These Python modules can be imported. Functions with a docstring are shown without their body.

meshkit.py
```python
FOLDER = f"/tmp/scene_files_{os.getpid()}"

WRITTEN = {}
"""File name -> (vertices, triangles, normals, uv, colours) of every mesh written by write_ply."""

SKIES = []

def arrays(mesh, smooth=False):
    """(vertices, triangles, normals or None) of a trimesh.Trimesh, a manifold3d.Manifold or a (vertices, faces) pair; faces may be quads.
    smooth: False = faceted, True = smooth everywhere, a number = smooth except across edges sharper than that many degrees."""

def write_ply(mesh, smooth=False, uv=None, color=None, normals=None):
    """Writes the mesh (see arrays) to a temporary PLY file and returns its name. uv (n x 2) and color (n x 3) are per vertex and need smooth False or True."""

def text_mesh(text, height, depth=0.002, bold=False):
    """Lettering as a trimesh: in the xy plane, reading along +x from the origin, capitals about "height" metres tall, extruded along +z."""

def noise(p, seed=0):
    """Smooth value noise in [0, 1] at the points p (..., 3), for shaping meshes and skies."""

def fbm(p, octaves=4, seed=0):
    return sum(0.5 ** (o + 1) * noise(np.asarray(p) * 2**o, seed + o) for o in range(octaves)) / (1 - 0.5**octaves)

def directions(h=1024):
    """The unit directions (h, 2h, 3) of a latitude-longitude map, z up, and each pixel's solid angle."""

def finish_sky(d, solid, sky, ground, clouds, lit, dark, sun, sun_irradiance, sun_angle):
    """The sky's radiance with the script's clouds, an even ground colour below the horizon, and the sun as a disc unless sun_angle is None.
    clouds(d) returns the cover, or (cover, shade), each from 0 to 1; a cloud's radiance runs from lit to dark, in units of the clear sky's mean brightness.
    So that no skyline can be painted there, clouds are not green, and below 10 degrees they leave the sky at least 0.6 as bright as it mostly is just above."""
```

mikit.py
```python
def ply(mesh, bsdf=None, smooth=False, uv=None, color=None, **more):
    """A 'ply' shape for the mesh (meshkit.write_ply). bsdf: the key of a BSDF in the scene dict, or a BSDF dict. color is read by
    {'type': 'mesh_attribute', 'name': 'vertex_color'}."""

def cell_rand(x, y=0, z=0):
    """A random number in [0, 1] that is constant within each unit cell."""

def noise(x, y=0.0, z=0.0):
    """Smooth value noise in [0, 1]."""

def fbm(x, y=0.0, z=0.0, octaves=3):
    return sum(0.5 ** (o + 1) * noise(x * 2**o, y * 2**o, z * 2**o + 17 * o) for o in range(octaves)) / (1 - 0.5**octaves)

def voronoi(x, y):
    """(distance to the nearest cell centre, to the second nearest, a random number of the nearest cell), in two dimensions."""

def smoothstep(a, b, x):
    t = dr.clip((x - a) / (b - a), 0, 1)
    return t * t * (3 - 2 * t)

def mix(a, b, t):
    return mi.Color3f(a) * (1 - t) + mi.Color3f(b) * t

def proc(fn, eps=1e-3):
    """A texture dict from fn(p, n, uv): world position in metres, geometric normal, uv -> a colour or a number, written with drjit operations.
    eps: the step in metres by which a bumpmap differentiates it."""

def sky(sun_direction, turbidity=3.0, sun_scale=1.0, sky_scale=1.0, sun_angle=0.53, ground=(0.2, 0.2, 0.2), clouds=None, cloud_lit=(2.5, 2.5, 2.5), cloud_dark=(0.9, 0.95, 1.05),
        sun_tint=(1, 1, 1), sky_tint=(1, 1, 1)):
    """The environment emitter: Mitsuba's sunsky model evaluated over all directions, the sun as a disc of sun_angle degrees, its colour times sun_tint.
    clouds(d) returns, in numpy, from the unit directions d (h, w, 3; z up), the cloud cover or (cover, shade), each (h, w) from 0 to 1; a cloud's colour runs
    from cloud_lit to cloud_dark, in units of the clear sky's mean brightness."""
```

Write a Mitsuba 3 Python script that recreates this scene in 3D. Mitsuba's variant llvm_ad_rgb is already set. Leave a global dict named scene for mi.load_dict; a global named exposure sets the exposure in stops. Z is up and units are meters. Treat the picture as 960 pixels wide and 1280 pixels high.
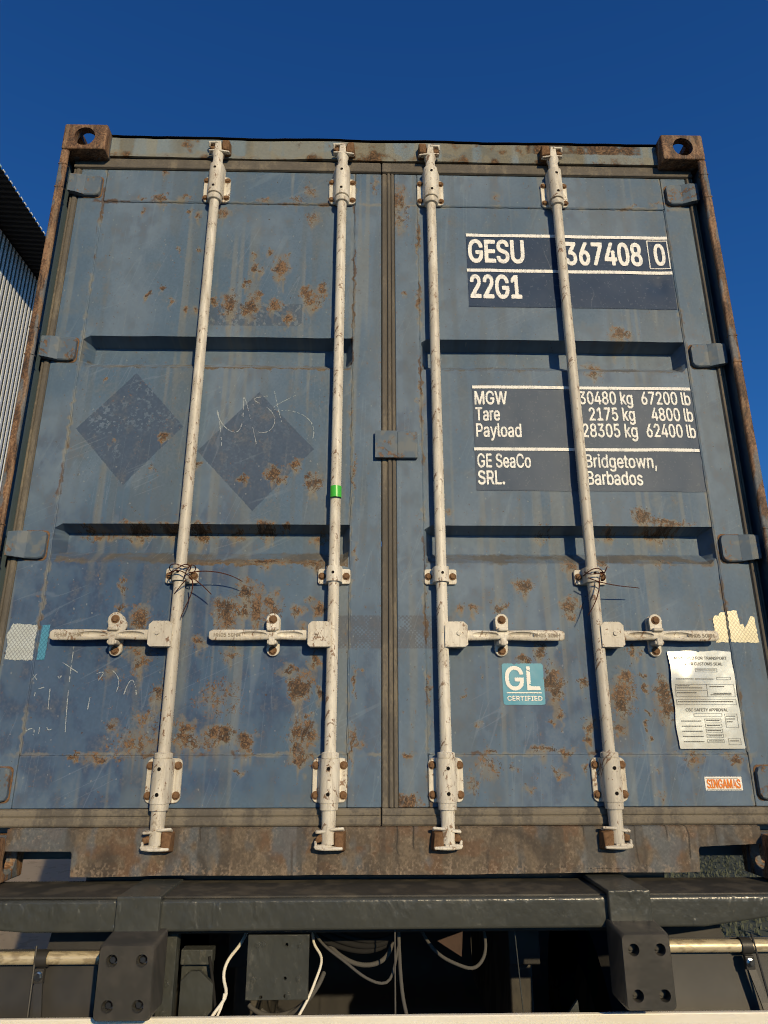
import math, random
import numpy as np, trimesh, drjit as dr, mitsuba as mi, manifold3d as m3
from shapely import affinity, union_all
from shapely.geometry import Polygon, LineString, Point, box as sbox
import mikit, meshkit
from mikit import smoothstep, mix, proc

random.seed(7); rng = np.random.default_rng(7)
scene, labels = {}, {}

# ------------------------------------------------------------------ camera, sun and sky, exposure
CAM = np.array([-0.0595, -2.0509, 0.3974]); FWD = np.array([0.022117, 0.952378, 0.304116]); UP = [-0.005832, -0.304062, 0.952634]
scene['camera'] = {'type': 'perspective', 'fov': 58.577, 'fov_axis': 'x', 'near_clip': 0.02, 'far_clip': 3000.0,
                   'to_world': mi.ScalarTransform4f().look_at(origin=CAM.tolist(), target=(CAM + FWD).tolist(), up=UP)}
SUN = (0.383, -1.0, 0.40)
scene['sky_light'] = mikit.sky(SUN, turbidity=2.5, sky_scale=0.62, sun_tint=(0.94, 1.0, 1.06), sky_tint=(0.30, 1.00, 2.05), ground=(0.10, 0.095, 0.085))
exposure = 1.62
GROUND = -1.2          # world z=0 is the underside of the container, 1.2 m above the yard

# ------------------------------------------------------------------ helpers
def key(name):
    if name not in scene and name not in labels and name not in taken:
        taken.add(name); return name
    k = 1
    while f'{name}_{k:03d}' in taken or f'{name}_{k:03d}' in scene: k += 1
    taken.add(f'{name}_{k:03d}'); return f'{name}_{k:03d}'
taken = set()

def thing(name, label, cat, group=None, kind=None):
    k = key(name); labels[k] = {'label': label, 'category': cat}
    if group: labels[k]['group'] = group
    return k

def add(parent, name, mesh, bsdf, smooth=30, label=None):
    k = key(f'{parent}__{name}' if parent else name)
    if mesh.is_watertight and mesh.volume < 0: mesh = trimesh.Trimesh(mesh.vertices, np.array(mesh.faces)[:, ::-1], process=False)
    scene[k] = mikit.ply(mesh, bsdf, smooth=smooth)
    if label: labels[k] = {'label': label}
    return k

def struct(name, mesh, bsdf, smooth=False):
    k = add(None, name, mesh, bsdf, smooth); labels[k] = {'kind': 'structure'}; return k

def cat(ms): return trimesh.util.concatenate([m for m in ms if m is not None])

def tm(man):
    m = man.to_mesh(); return trimesh.Trimesh(m.vert_properties[:, :3], m.tri_verts, process=False)

def man(t): return m3.Manifold(m3.Mesh(np.asarray(t.vertices, np.float32), np.asarray(t.faces, np.uint32)))

def hull(pts): return trimesh.convex.convex_hull(np.asarray(pts, float))

def rbox(x0, x1, y0, y1, z0, z1, r=0.004):
    r = min(r, .49 * min(x1 - x0, y1 - y0, z1 - z0)); p = []
    for x, sx in ((x0, 1), (x1, -1)):
        for y, sy in ((y0, 1), (y1, -1)):
            for z, sz in ((z0, 1), (z1, -1)):
                for (a, b, c) in ((0, 1, 1), (1, 0, 1), (1, 1, 0), (.3, .3, 1), (.3, 1, .3), (1, .3, .3)):
                    p.append((x + sx * r * a, y + sy * r * b, z + sz * r * c))
    return hull(p)

def rounded_hull(pts, r):
    o = trimesh.creation.icosphere(1, r).vertices
    return hull(np.vstack([np.asarray(p) + o for p in pts]))

def cyl(p0, p1, r, n=16, r1=None):
    p0, p1 = np.asarray(p0, float), np.asarray(p1, float); d = p1 - p0
    d /= np.linalg.norm(d); a = np.cross(d, [0, 0, 1.] if abs(d[2]) < .9 else [1., 0, 0]); a /= np.linalg.norm(a); b = np.cross(d, a)
    t = np.arange(n) * 2 * np.pi / n; c = np.cos(t)[:, None] * a + np.sin(t)[:, None] * b
    return hull(np.vstack([p0 + r * c, p1 + (r if r1 is None else r1) * c]))

def tube(pts, r, n=8):
    p = np.asarray(pts, float); t = np.gradient(p, axis=0); t /= np.linalg.norm(t, axis=1, keepdims=True)
    a = np.cross(t[0], [0.3, 0.8, 0.5]); a /= np.linalg.norm(a); ring = []; rr = np.broadcast_to(r, (len(p),))
    for i in range(len(p)):
        a = a - t[i] * (a @ t[i]); a /= np.linalg.norm(a); b = np.cross(t[i], a)
        ang = np.arange(n) * 2 * np.pi / n
        ring.append(p[i] + rr[i] * (np.cos(ang)[:, None] * a + np.sin(ang)[:, None] * b))
    v = np.vstack(ring + [p[:1], p[-1:]]); f = []
    for i in range(len(p) - 1):
        for j in range(n):
            q = (i * n + j, i * n + (j + 1) % n, (i + 1) * n + (j + 1) % n, (i + 1) * n + j); f += [(q[0], q[1], q[2]), (q[0], q[2], q[3])]
    e = len(p) * n
    for j in range(n): f += [(e, (j + 1) % n, j), (e + 1, e - n + j, e - n + (j + 1) % n)]
    return trimesh.Trimesh(v, f, process=False)

def spline(pts, n=24):
    from scipy.interpolate import CubicSpline
    p = np.asarray(pts, float); s = np.r_[0, np.cumsum(np.linalg.norm(np.diff(p, axis=0), axis=1))]
    return CubicSpline(s, p)(np.linspace(0, s[-1], n))

def lathe(profile, n=28):
    """profile of (r, z) turned about z."""
    return trimesh.creation.revolve(np.array(profile, float), sections=n)

def ext_y(poly, y0, y1):
    """polygon in (x, z) extruded along y from y0 to y1."""
    ms = [trimesh.creation.extrude_polygon(g, y1 - y0, engine='earcut') for g in getattr(poly, 'geoms', [poly]) if g.area > 1e-9]
    m = cat(ms); v = m.vertices
    return trimesh.Trimesh(np.c_[v[:, 0], y0 + v[:, 2], v[:, 1]], m.faces[:, ::-1], process=False)

def ext_z(poly, z0, z1):
    m = trimesh.creation.extrude_polygon(poly, z1 - z0, engine='earcut'); m.apply_translation([0, 0, z0]); return m

def ext_x(poly, x0, x1):
    """polygon in (y, z) extruded along x."""
    m = trimesh.creation.extrude_polygon(poly, x1 - x0, engine='earcut'); v = m.vertices
    return trimesh.Trimesh(np.c_[x0 + v[:, 2], v[:, 0], v[:, 1]], m.faces, process=False)

def rrect(x0, x1, z0, z1, r): return sbox(x0 + r, z0 + r, x1 - r, z1 - r).buffer(r, quad_segs=5)

def plate(poly, y0, y1, c=.0015):
    """a plate with its front edge (at y0) chamfered."""
    body = ext_y(poly, y0 + c, y1); a = np.asarray(poly.exterior.coords)[:-1]; b = np.asarray(poly.buffer(-c, join_style=2).exterior.coords)[:-1]
    top = hull(np.vstack([np.c_[a[:, 0], np.full(len(a), y0 + c), a[:, 1]], np.c_[b[:, 0], np.full(len(b), y0), b[:, 1]]])) if poly.convex_hull.area < poly.area * 1.001 else ext_y(poly.buffer(-c), y0, y0 + c)
    return cat([body, top])

def moved(m, t): m = m.copy(); m.apply_translation(t); return m

def mirrored(m):
    v = np.array(m.vertices); v[:, 0] *= -1; return trimesh.Trimesh(v, np.array(m.faces)[:, ::-1], process=False)

def hexbolt(x, z, y, r=.0085, h=.007):
    """hexagon head with washer on a face at y, pointing to -y."""
    w = cyl((x, y, z), (x, y - .002, z), r * 1.35, 18); t = random.random()
    a = (np.arange(6) / 6 + t) * 2 * np.pi; p = np.c_[np.cos(a), np.sin(a)]
    head = hull([(x + r * k * q[0], y - d, z + r * k * q[1]) for q in p for (k, d) in ((1, .002), (1, h * .8), (.8, h))])
    return cat([w, head])

_glyphs = {}
def text_poly(s):
    if s not in _glyphs:
        m = meshkit.text_mesh(s, 1.0, depth=.1)
        f = m.faces[m.face_normals[:, 2] > .9]
        _glyphs[s] = union_all([Polygon(m.vertices[t][:, :2]) for t in f]).buffer(.004).buffer(-.004).simplify(.004)
    return _glyphs[s]

CAPS_LOW = {'g': 1, 'p': 1, 'y': 1, ',': 1}
def fit_text(s, x0, x1, z0, z1, fat=0.0):
    """the text squeezed into x0..x1 with its capitals standing from the base line z0 to z1."""
    p = text_poly(s); b = p.bounds; h = z1 - z0
    p = affinity.scale(affinity.translate(p, -b[0], 0), (x1 - x0 - 2 * fat) / (b[2] - b[0]), h - 2 * fat, origin=(0, 0))
    p = affinity.translate(p, x0 + fat, z0 + fat)
    return p.buffer(fat, quad_segs=3).simplify(.0003) if fat else p

# ------------------------------------------------------------------ procedural noise from small random tables (quicker than hashing)
def _value_noise(cells, per, r):
    g = r.random((cells, cells)); t = (np.arange(cells * per) + .0) / per; i = np.floor(t).astype(int) % cells; j = (i + 1) % cells
    w = t - np.floor(t); w = w * w * (3 - 2 * w)
    a = g[i] * (1 - w)[:, None] + g[j] * w[:, None]; return a[:, i] * (1 - w) + a[:, j] * w
NN, NPER, FPER, VPER = 1024, 8, 16, 16
_r = np.random.default_rng(11)
_nt = _value_noise(NN // NPER, NPER, _r)
_ft = sum(.5 ** (o + 1) * _value_noise(NN // FPER * 2 ** o, FPER // 2 ** o, _r) for o in range(4)) / (1 - .5 ** 4)
_c = _r.random((NN // VPER, NN // VPER, 3)); _g = np.stack(np.meshgrid(*[np.arange(NN) / VPER] * 2, indexing='ij'), -1); _vd = np.full((NN, NN), 9.); _vr = np.zeros((NN, NN))
for _a in (-1, 0, 1):
    for _b in (-1, 0, 1):
        q = np.floor(_g).astype(int) + (_a, _b); cc = _c[q[..., 0] % (NN // VPER), q[..., 1] % (NN // VPER)]
        d = np.linalg.norm(q + cc[..., :2] - _g, axis=-1); _vr = np.where(d < _vd, cc[..., 2], _vr); _vd = np.minimum(_vd, d)
_NT, _FT, _VD, _VR = (mi.Float(np.ascontiguousarray(a.ravel()).astype(np.float32)) for a in (_nt, _ft, _vd, _vr))
dr.make_opaque(_NT, _FT, _VD, _VR)

def _look(tab, u, v):
    fu, fv = dr.floor(u), dr.floor(v); a, b = u - fu, v - fv
    i0, j0 = mi.UInt32(mi.Int32(fu)) & (NN - 1), mi.UInt32(mi.Int32(fv)) & (NN - 1); i1, j1 = (i0 + 1) & (NN - 1), (j0 + 1) & (NN - 1)
    g = lambda i, j: dr.gather(mi.Float, tab, i * NN + j)
    return dr.lerp(dr.lerp(g(i0, j0), g(i0, j1), b), dr.lerp(g(i1, j0), g(i1, j1), b), a)
def _uv(x, y, z):
    x, y = mi.Float(x), mi.Float(y)
    return (x + z * .7131 + 37.3, y + z * 1.2347 + 11.9) if not isinstance(z, (int, float)) else (x + (z * 7.131 + 37.3), y + (z * 12.347 + 11.9))
def noise(x, y=0., z=0.):
    u, v = _uv(x, y, z); return _look(_NT, u * NPER, v * NPER)
def fbm(x, y=0., z=0., octaves=3):
    u, v = _uv(x, y, z); return _look(_FT, u * FPER, v * FPER)
def voronoi(x, y):
    u, v = mi.Float(x) * VPER, mi.Float(y) * VPER; iu, iv = mi.UInt32(mi.Int32(dr.floor(u + .5))) & (NN - 1), mi.UInt32(mi.Int32(dr.floor(v + .5))) & (NN - 1)
    return _look(_VD, u, v), None, dr.gather(mi.Float, _VR, iu * NN + iv)

# ------------------------------------------------------------------ rust spots of the doors (x, z, half width, half height, strength), where the photograph has them
SPOTS = '''-0.846,2.425,0.012,0.012,0.5 -0.847,2.309,0.021,0.015,0.8 -0.909,2.245,0.009,0.011,0.8 -0.834,2.269,0.006,0.007,0.7 -0.703,2.234,0.012,0.015,0.7
-0.735,2.256,0.009,0.011,0.7 -0.615,2.243,0.018,0.022,0.6 -0.762,2.09,0.006,0.007,0.6 -0.694,2.081,0.006,0.007,0.6 -0.806,1.917,0.008,0.01,0.9
-0.857,1.886,0.011,0.013,0.9 -0.772,1.857,0.008,0.01,0.9 -0.716,1.825,0.009,0.01,0.9 -0.682,1.825,0.009,0.01,0.8 -0.488,2.056,0.012,0.014,0.9 -0.484,1.997,0.011,0.017,0.9
-0.51,1.942,0.012,0.014,0.9 -0.561,1.85,0.025,0.04,0.9 -0.49,1.841,0.026,0.03,0.9 -0.619,1.86,0.009,0.01,0.9 -0.436,2.075,0.009,0.01,0.9 -0.383,2.006,0.023,0.034,1
-0.461,1.994,0.012,0.014,0.8 -0.362,2.069,0.006,0.007,0.7 -0.289,1.898,0.017,0.027,0.9 -0.235,1.916,0.015,0.02,0.9 -0.268,1.865,0.023,0.02,0.9 -0.405,1.853,0.02,0.02,0.9
-0.354,1.794,0.014,0.023,0.9 -0.464,1.885,0.015,0.017,0.9 -0.273,2.228,0.021,0.025,0.5 -0.289,2.35,0.027,0.022,0.45 -0.342,2.311,0.018,0.015,0.55
0.043,2.319,0.03,0.052,0.65 0.051,2.227,0.024,0.036,0.5 0.115,1.867,0.008,0.03,0.9 0.119,2.137,0.006,0.051,0.8 0.066,1.903,0.009,0.01,0.6 -0.75,1.335,0.013,0.015,0.9
-0.774,1.226,0.013,0.011,0.5 -0.964,1.551,0.005,0.006,0.8 -0.906,1.311,0.008,0.008,0.4 -0.623,1.236,0.008,0.011,0.9 -0.475,1.186,0.016,0.017,0.8
-0.811,1.015,0.041,0.016,1 -0.694,1.015,0.036,0.016,1 -0.607,1.011,0.036,0.018,1 -0.497,1.009,0.025,0.013,0.8 -0.929,1.009,0.063,0.013,0.6 -0.371,1.204,0.021,0.022,1
-0.304,1.233,0.016,0.017,1 -0.242,1.177,0.021,0.022,1 -0.344,1.182,0.011,0.011,0.9 -0.391,1.022,0.031,0.019,1 -0.332,1.025,0.01,0.011,0.8 -0.382,0.904,0.05,0.01,0.9
-0.223,0.999,0.02,0.014,0.6 -0.221,0.899,0.031,0.011,0.8 0.109,1.517,0.005,0.028,0.7 -0.124,1.43,0.008,0.012,0.5 -0.108,1.212,0.005,0.057,0.6 0.834,1.748,0.026,0.023,0.9
0.743,1.64,0.028,0.013,0.7 0.726,1.583,0.028,0.013,0.7 0.835,1.065,0.026,0.022,1 0.922,1.043,0.047,0.011,0.9 0.892,1.016,0.053,0.014,0.9 0.734,1.01,0.032,0.013,0.7
0.507,1.009,0.021,0.013,0.6 0.879,0.912,0.026,0.008,0.5 0.688,0.909,0.015,0.007,0.7 0.584,0.898,0.02,0.013,0.8 -0.825,0.828,0.013,0.02,0.6 -0.823,0.751,0.012,0.017,0.7
-0.756,0.733,0.025,0.03,0.9 -0.435,0.814,0.023,0.026,0.9 -0.498,0.751,0.035,0.035,0.85 -0.448,0.754,0.014,0.022,0.9 -0.571,0.654,0.017,0.014,0.9
-0.495,0.71,0.025,0.019,0.8 -0.479,0.62,0.024,0.017,0.7 -0.684,0.503,0.019,0.027,0.7 -0.755,0.636,0.043,0.029,0.45 -0.746,0.596,0.019,0.028,0.6
-0.833,0.565,0.029,0.014,0.4 -0.709,0.428,0.032,0.018,0.55 -0.726,0.368,0.069,0.031,0.5 -0.808,0.412,0.024,0.014,0.5 -0.603,0.39,0.019,0.031,0.9
-0.571,0.367,0.042,0.023,0.7 -0.59,0.405,0.018,0.011,0.8 -0.496,0.389,0.033,0.025,1 -0.415,0.367,0.023,0.025,0.9 -0.905,0.324,0.014,0.007,0.7 -0.827,0.322,0.032,0.008,0.7
-0.422,0.284,0.012,0.007,0.6 -0.51,0.489,0.052,0.042,0.38 -0.358,0.767,0.02,0.04,0.85 -0.407,0.764,0.02,0.05,0.9 -0.278,0.752,0.017,0.015,0.8 -0.214,0.76,0.015,0.017,1
-0.242,0.785,0.01,0.007,0.7 -0.257,0.705,0.012,0.008,0.7 -0.222,0.597,0.017,0.019,0.7 -0.3,0.57,0.021,0.017,0.7 -0.265,0.524,0.026,0.032,1 -0.205,0.5,0.01,0.012,1
-0.236,0.445,0.009,0.01,0.9 -0.251,0.389,0.033,0.029,1 -0.261,0.354,0.023,0.017,0.9 -0.255,0.323,0.023,0.017,0.9 -0.076,0.573,0.007,0.007,0.7 -0.086,0.356,0.012,0.008,0.8
0.054,0.327,0.01,0.008,0.8 -0.102,0.542,0.007,0.029,0.7 0.05,0.197,0.032,0.017,1 0.226,0.761,0.008,0.007,0.8 0.271,0.756,0.01,0.012,0.9 0.352,0.766,0.02,0.015,0.7
0.219,0.699,0.01,0.012,0.7 0.222,0.496,0.007,0.007,0.7 0.284,0.554,0.005,0.005,0.8 0.294,0.344,0.009,0.009,0.7 0.292,0.3,0.028,0.031,0.5 0.243,0.25,0.019,0.022,0.5
0.426,0.832,0.023,0.016,0.95 0.573,0.774,0.028,0.018,0.95 0.58,0.737,0.018,0.012,0.7 0.581,0.895,0.021,0.013,0.9 0.472,0.626,0.015,0.019,0.85 0.411,0.602,0.02,0.01,0.8
0.503,0.543,0.024,0.038,0.9 0.502,0.503,0.019,0.018,0.9 0.756,0.626,0.015,0.015,0.8 0.59,0.536,0.012,0.011,0.8 0.521,0.443,0.012,0.013,0.8 0.489,0.427,0.007,0.007,0.8
0.718,0.55,0.022,0.019,0.9 0.775,0.555,0.01,0.009,0.8 0.783,0.519,0.008,0.01,0.9 0.704,0.489,0.03,0.042,0.85 0.83,0.519,0.019,0.028,0.85 0.838,0.472,0.025,0.038,0.8
0.779,0.445,0.008,0.007,0.9 0.768,0.408,0.007,0.009,0.9 0.779,0.381,0.009,0.011,0.9 0.6,0.411,0.015,0.018,0.85 0.592,0.377,0.01,0.013,0.9 0.685,0.397,0.014,0.018,0.7
0.459,0.341,0.038,0.009,0.75 0.522,0.337,0.024,0.009,0.8 0.9,0.321,0.019,0.022,0.6 0.79,0.205,0.01,0.013,0.7 1.018,0.318,0.02,0.011,0.8 -0.918,2.3,0.015,0.007,0.6
1.034,2.319,0.031,0.008,0.5 0.928,2.306,0.018,0.008,0.5 -0.764,2.314,0.024,0.011,0.6 0.42,2.345,0.015,0.015,0.4 0.304,2.141,0.006,0.007,0.3 0.545,2.284,0.009,0.007,0.4
0.198,1.075,0.008,0.011,0.5 0.273,0.416,0.008,0.009,0.7 0.362,0.293,0.009,0.009,0.6 0.501,0.282,0.012,0.013,0.6 0.405,0.239,0.012,0.011,0.5 0.573,0.293,0.009,0.011,0.6
0.785,0.292,0.009,0.009,0.5 -0.463,2.309,0.018,0.011,0.6 -0.1,0.939,0.005,0.026,0.5 0.124,0.519,0.007,0.033,0.5 -0.105,0.36,0.007,0.045,0.6 0.118,0.261,0.005,0.026,0.5
-0.039,2.393,0.009,0.038,0.5'''
SP = np.array([[float(v) for v in s.split(',')] for s in SPOTS.split()])
CELL, X0, Z0, NX, NZ = .04, -1.30, -.05, 66, 70
_bins = [[] for _ in range(NX * NZ)]
for i, (cx, cz, rx, rz, st) in enumerate(SP):
    a0, a1 = int((cx - 1.9 * rx - .012 - X0) // CELL), int((cx + 1.9 * rx + .012 - X0) // CELL)
    b0, b1 = int((cz - 5 * rz - .012 - Z0) // CELL), int((cz + 1.9 * rz + .012 - Z0) // CELL)
    for b in range(max(b0, 0), min(b1, NZ - 1) + 1):
        for a in range(max(a0, 0), min(a1, NX - 1) + 1): _bins[b * NX + a].append(i)
KS = 6
_tab = np.zeros((NX * NZ, KS, 5)); _tab[..., 0] = 99; _tab[..., 2:4] = 1
for c, lst in enumerate(_bins):
    for k, i in enumerate(sorted(lst, key=lambda i: -SP[i, 4])[:KS]): _tab[c, k] = SP[i]
_TAB = [mi.Float(np.ascontiguousarray(_tab[..., j].ravel()).astype(np.float32)) for j in range(5)]
for _t in _TAB: dr.make_opaque(_t)

def rust_field(x, z):
    """(how deep inside a rust spot, how much of a run below one)"""
    ix, iz = dr.clip(dr.floor((x - X0) / CELL), 0, NX - 1), dr.clip(dr.floor((z - Z0) / CELL), 0, NZ - 1)
    base = mi.UInt32(iz * NX + ix) * KS
    R, S = mi.Float(0), mi.Float(0)
    for k in range(KS):
        cx, cz, rx, rz, st = (dr.gather(mi.Float, t, base + k) for t in _TAB)
        u, v = (x - cx) / rx, (z - cz) / rz
        R = dr.maximum(R, st * (1 - dr.sqrt(u * u + v * v) / 1.8))
        S = dr.maximum(S, st * dr.clip(1.15 - dr.abs(u), 0, 1) * dr.clip(1 + v / 4.8, 0, 1) * dr.select(v < 0, 1.0, 0.0))
    return R, S

def warp(x, z, f, a):
    return x + a * (fbm(x * f, z * f, 3.1, octaves=2) - .5), z + a * (fbm(x * f + 31, z * f, 7.7, octaves=2) - .5)

RUST_D, RUST_M, RUST_L, TAN = (.040, .026, .019), (.095, .056, .033), (.200, .120, .066), (.23, .215, .165)

def rusty(t):
    return mix(mix(RUST_D, RUST_M, smoothstep(.34, .52, t)), RUST_L, smoothstep(.52, .74, t))

WORN_SHEEN = [(-.80, .62, .46, .50, 1.3), (-.35, .52, .22, .30, .8), (-.60, .26, .55, .06, .7), (.55, .45, .40, .30, .45), (.85, .28, .40, .08, .35), (-.06, .5, .06, .4, .35)]  # deeper-blue patches: rubbed chalk, with the lack of sheen also put into the colour

def door_col(p, n, uv):
    x, z = p.x, p.z
    xw, zw = warp(x, z, 60, .022)
    R, S = rust_field(*warp(x, z, 48, .040))
    big, mid, fine = fbm(x * 5, z * 3.2, 1.3, octaves=4), fbm(x * 28, z * 20, 4.2, octaves=3), fbm(x * 170, z * 150, 2.2, octaves=2)
    run = noise(x * 70, z * 2.2, 5.0) * noise(x * 21, z * 1.1, 9.0)
    col = mix((.086, .138, .208), (.134, .186, .252), smoothstep(.3, .72, big))
    col = mix(col, (.104, .148, .196), .35 * smoothstep(.45, .7, mid))
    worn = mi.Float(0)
    for (cx, cz, a, b, s) in WORN_SHEEN:
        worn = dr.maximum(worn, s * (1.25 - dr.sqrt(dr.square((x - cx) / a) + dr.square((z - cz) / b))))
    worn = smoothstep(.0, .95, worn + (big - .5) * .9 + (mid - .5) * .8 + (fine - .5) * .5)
    col = mix(col, mix((.048, .090, .172), (.034, .064, .140), smoothstep(.4, .65, mid)), .78 * worn)  # rubbed chalk and missing sheen, both mixed in as deeper blue
    col = mix(col, (.185, .205, .210), .50 * smoothstep(.34, .62, run))
    col = mix(col, (.105, .130, .155), .4 * smoothstep(.42, .66, noise(x * 43, z * 1.6, 15.0) * noise(x * 16 + 9, z * 2.3, 2.0) * 1.35))
    # unfaded paint left by placards and tape taken off, with flecks of old glue
    def fleck(f): return smoothstep(.56, .66, fbm(x * f, z * f, 8.8, octaves=3))
    for (cx, cz, a, b, k) in ((-.862, 1.366, .178, .205, 1.), (-.437, 1.288, .193, .213, .3)):
        d = dr.abs(x - cx) / a + dr.abs(z - cz - .03 * (x - cx)) / b
        inside = smoothstep(1.012, .99, d + .012 * (noise(x * 160, z * 160) - .5))
        col = mix(col, mix((.052, .080, .135), (.062, .090, .145), mid), .85 * inside)
        col = mix(col, (.13, .18, .245), k * .8 * smoothstep(1.06, .98, d) * smoothstep(.53, .66, fbm(x * 130, z * 130, 8.8)) * smoothstep(.40, .58, fbm(x * 16, z * 16, 3.8)) * smoothstep(-.04, .1, z - cz + .09 + .5 * (big - .5)))
    ghost = smoothstep(-.636, -.632, x) * smoothstep(-.300, -.304, x) * smoothstep(1.762, 1.765, z) * smoothstep(1.857, 1.853, z)
    col = mix(col, mix((.060, .085, .130), (.15, .19, .22), .8 * fleck(90)), .7 * ghost)
    tape = smoothstep(-.20, -.19, x) * smoothstep(.205, .195, x) * smoothstep(.634, .638, z) * smoothstep(.739, .735, z)
    col = mix(col, (.085, .088, .105), .55 * tape * smoothstep(.28, .5, mid + .1 * dr.sin((x + z) * 500) + .1 * dr.sin((x - z) * 500)))
    # welded seams, gone yellow and brown
    seam = dr.maximum(smoothstep(.009, .002, dr.abs(dr.abs(xw) - 1.062)), smoothstep(.007, .002, dr.abs(dr.abs(xw) - .118)))
    seam = dr.maximum(seam, dr.maximum(smoothstep(.009, .002, dr.abs(zw - 2.292)), smoothstep(.008, .002, dr.abs(zw - .331))))
    col = mix(col, TAN, .55 * seam * smoothstep(.38, .62, fbm(x * 14, z * 14, 6.0)))
    col = mix(col, RUST_M, .8 * seam * smoothstep(.56, .68, fbm(x * 19, z * 9, 2.0)))
    # rust line along the lower lips of the two grooves
    lip = dr.maximum(smoothstep(.010, .001, dr.abs(zw - 1.596)) * .9, smoothstep(.020, .003, dr.abs(zw - .905)) * 1.1)
    lip = lip * dr.select((dr.abs(x) > .125) & (dr.abs(x) < 1.05), 1.0, 0.0) * dr.select(x < 0, .25 + .75 * smoothstep(-.80, -.62, x + .2 * (big - .5)), .45)
    col = mix(col, mix(RUST_M, TAN, .45 * fine), smoothstep(.36, .62, lip * (.35 + 1.0 * fbm(x * 9, z * 30, 3.0))))
    led = dr.maximum(smoothstep(.952, .940, zw) * smoothstep(.899, .908, zw), smoothstep(1.642, 1.630, zw) * smoothstep(1.589, 1.598, zw)) * dr.select((dr.abs(x) > .125) & (dr.abs(x) < 1.05), 1.0, 0.0)
    col = mix(col, mix((.070, .078, .086), (.135, .118, .092), mid), led * (.25 + .65 * smoothstep(.35, .65, fbm(x * 17, z * 40, 5.0))))
    # runs below the spots, pale halo, rust core
    col = mix(col, mix(TAN, (.19, .15, .095), mid), .62 * smoothstep(.10, .62, S * (.45 + .9 * noise(x * 160, z * 7, 3.0))))
    halo = smoothstep(.02, .40, R + .55 * (mid - .5) + .25 * (fine - .5))
    col = mix(col, mix(TAN, (.16, .155, .14), mid), .58 * halo)
    grit, blot = fbm(x * 330, z * 300, 3.3), fbm(x * 85, z * 75, 13.0)
    g = (.40 * grit + .35 * blot + .25 * fine - .5) * 6.0
    core = smoothstep(-.16, .26, R * 2.5 - 1.04 + g * .80)
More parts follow.
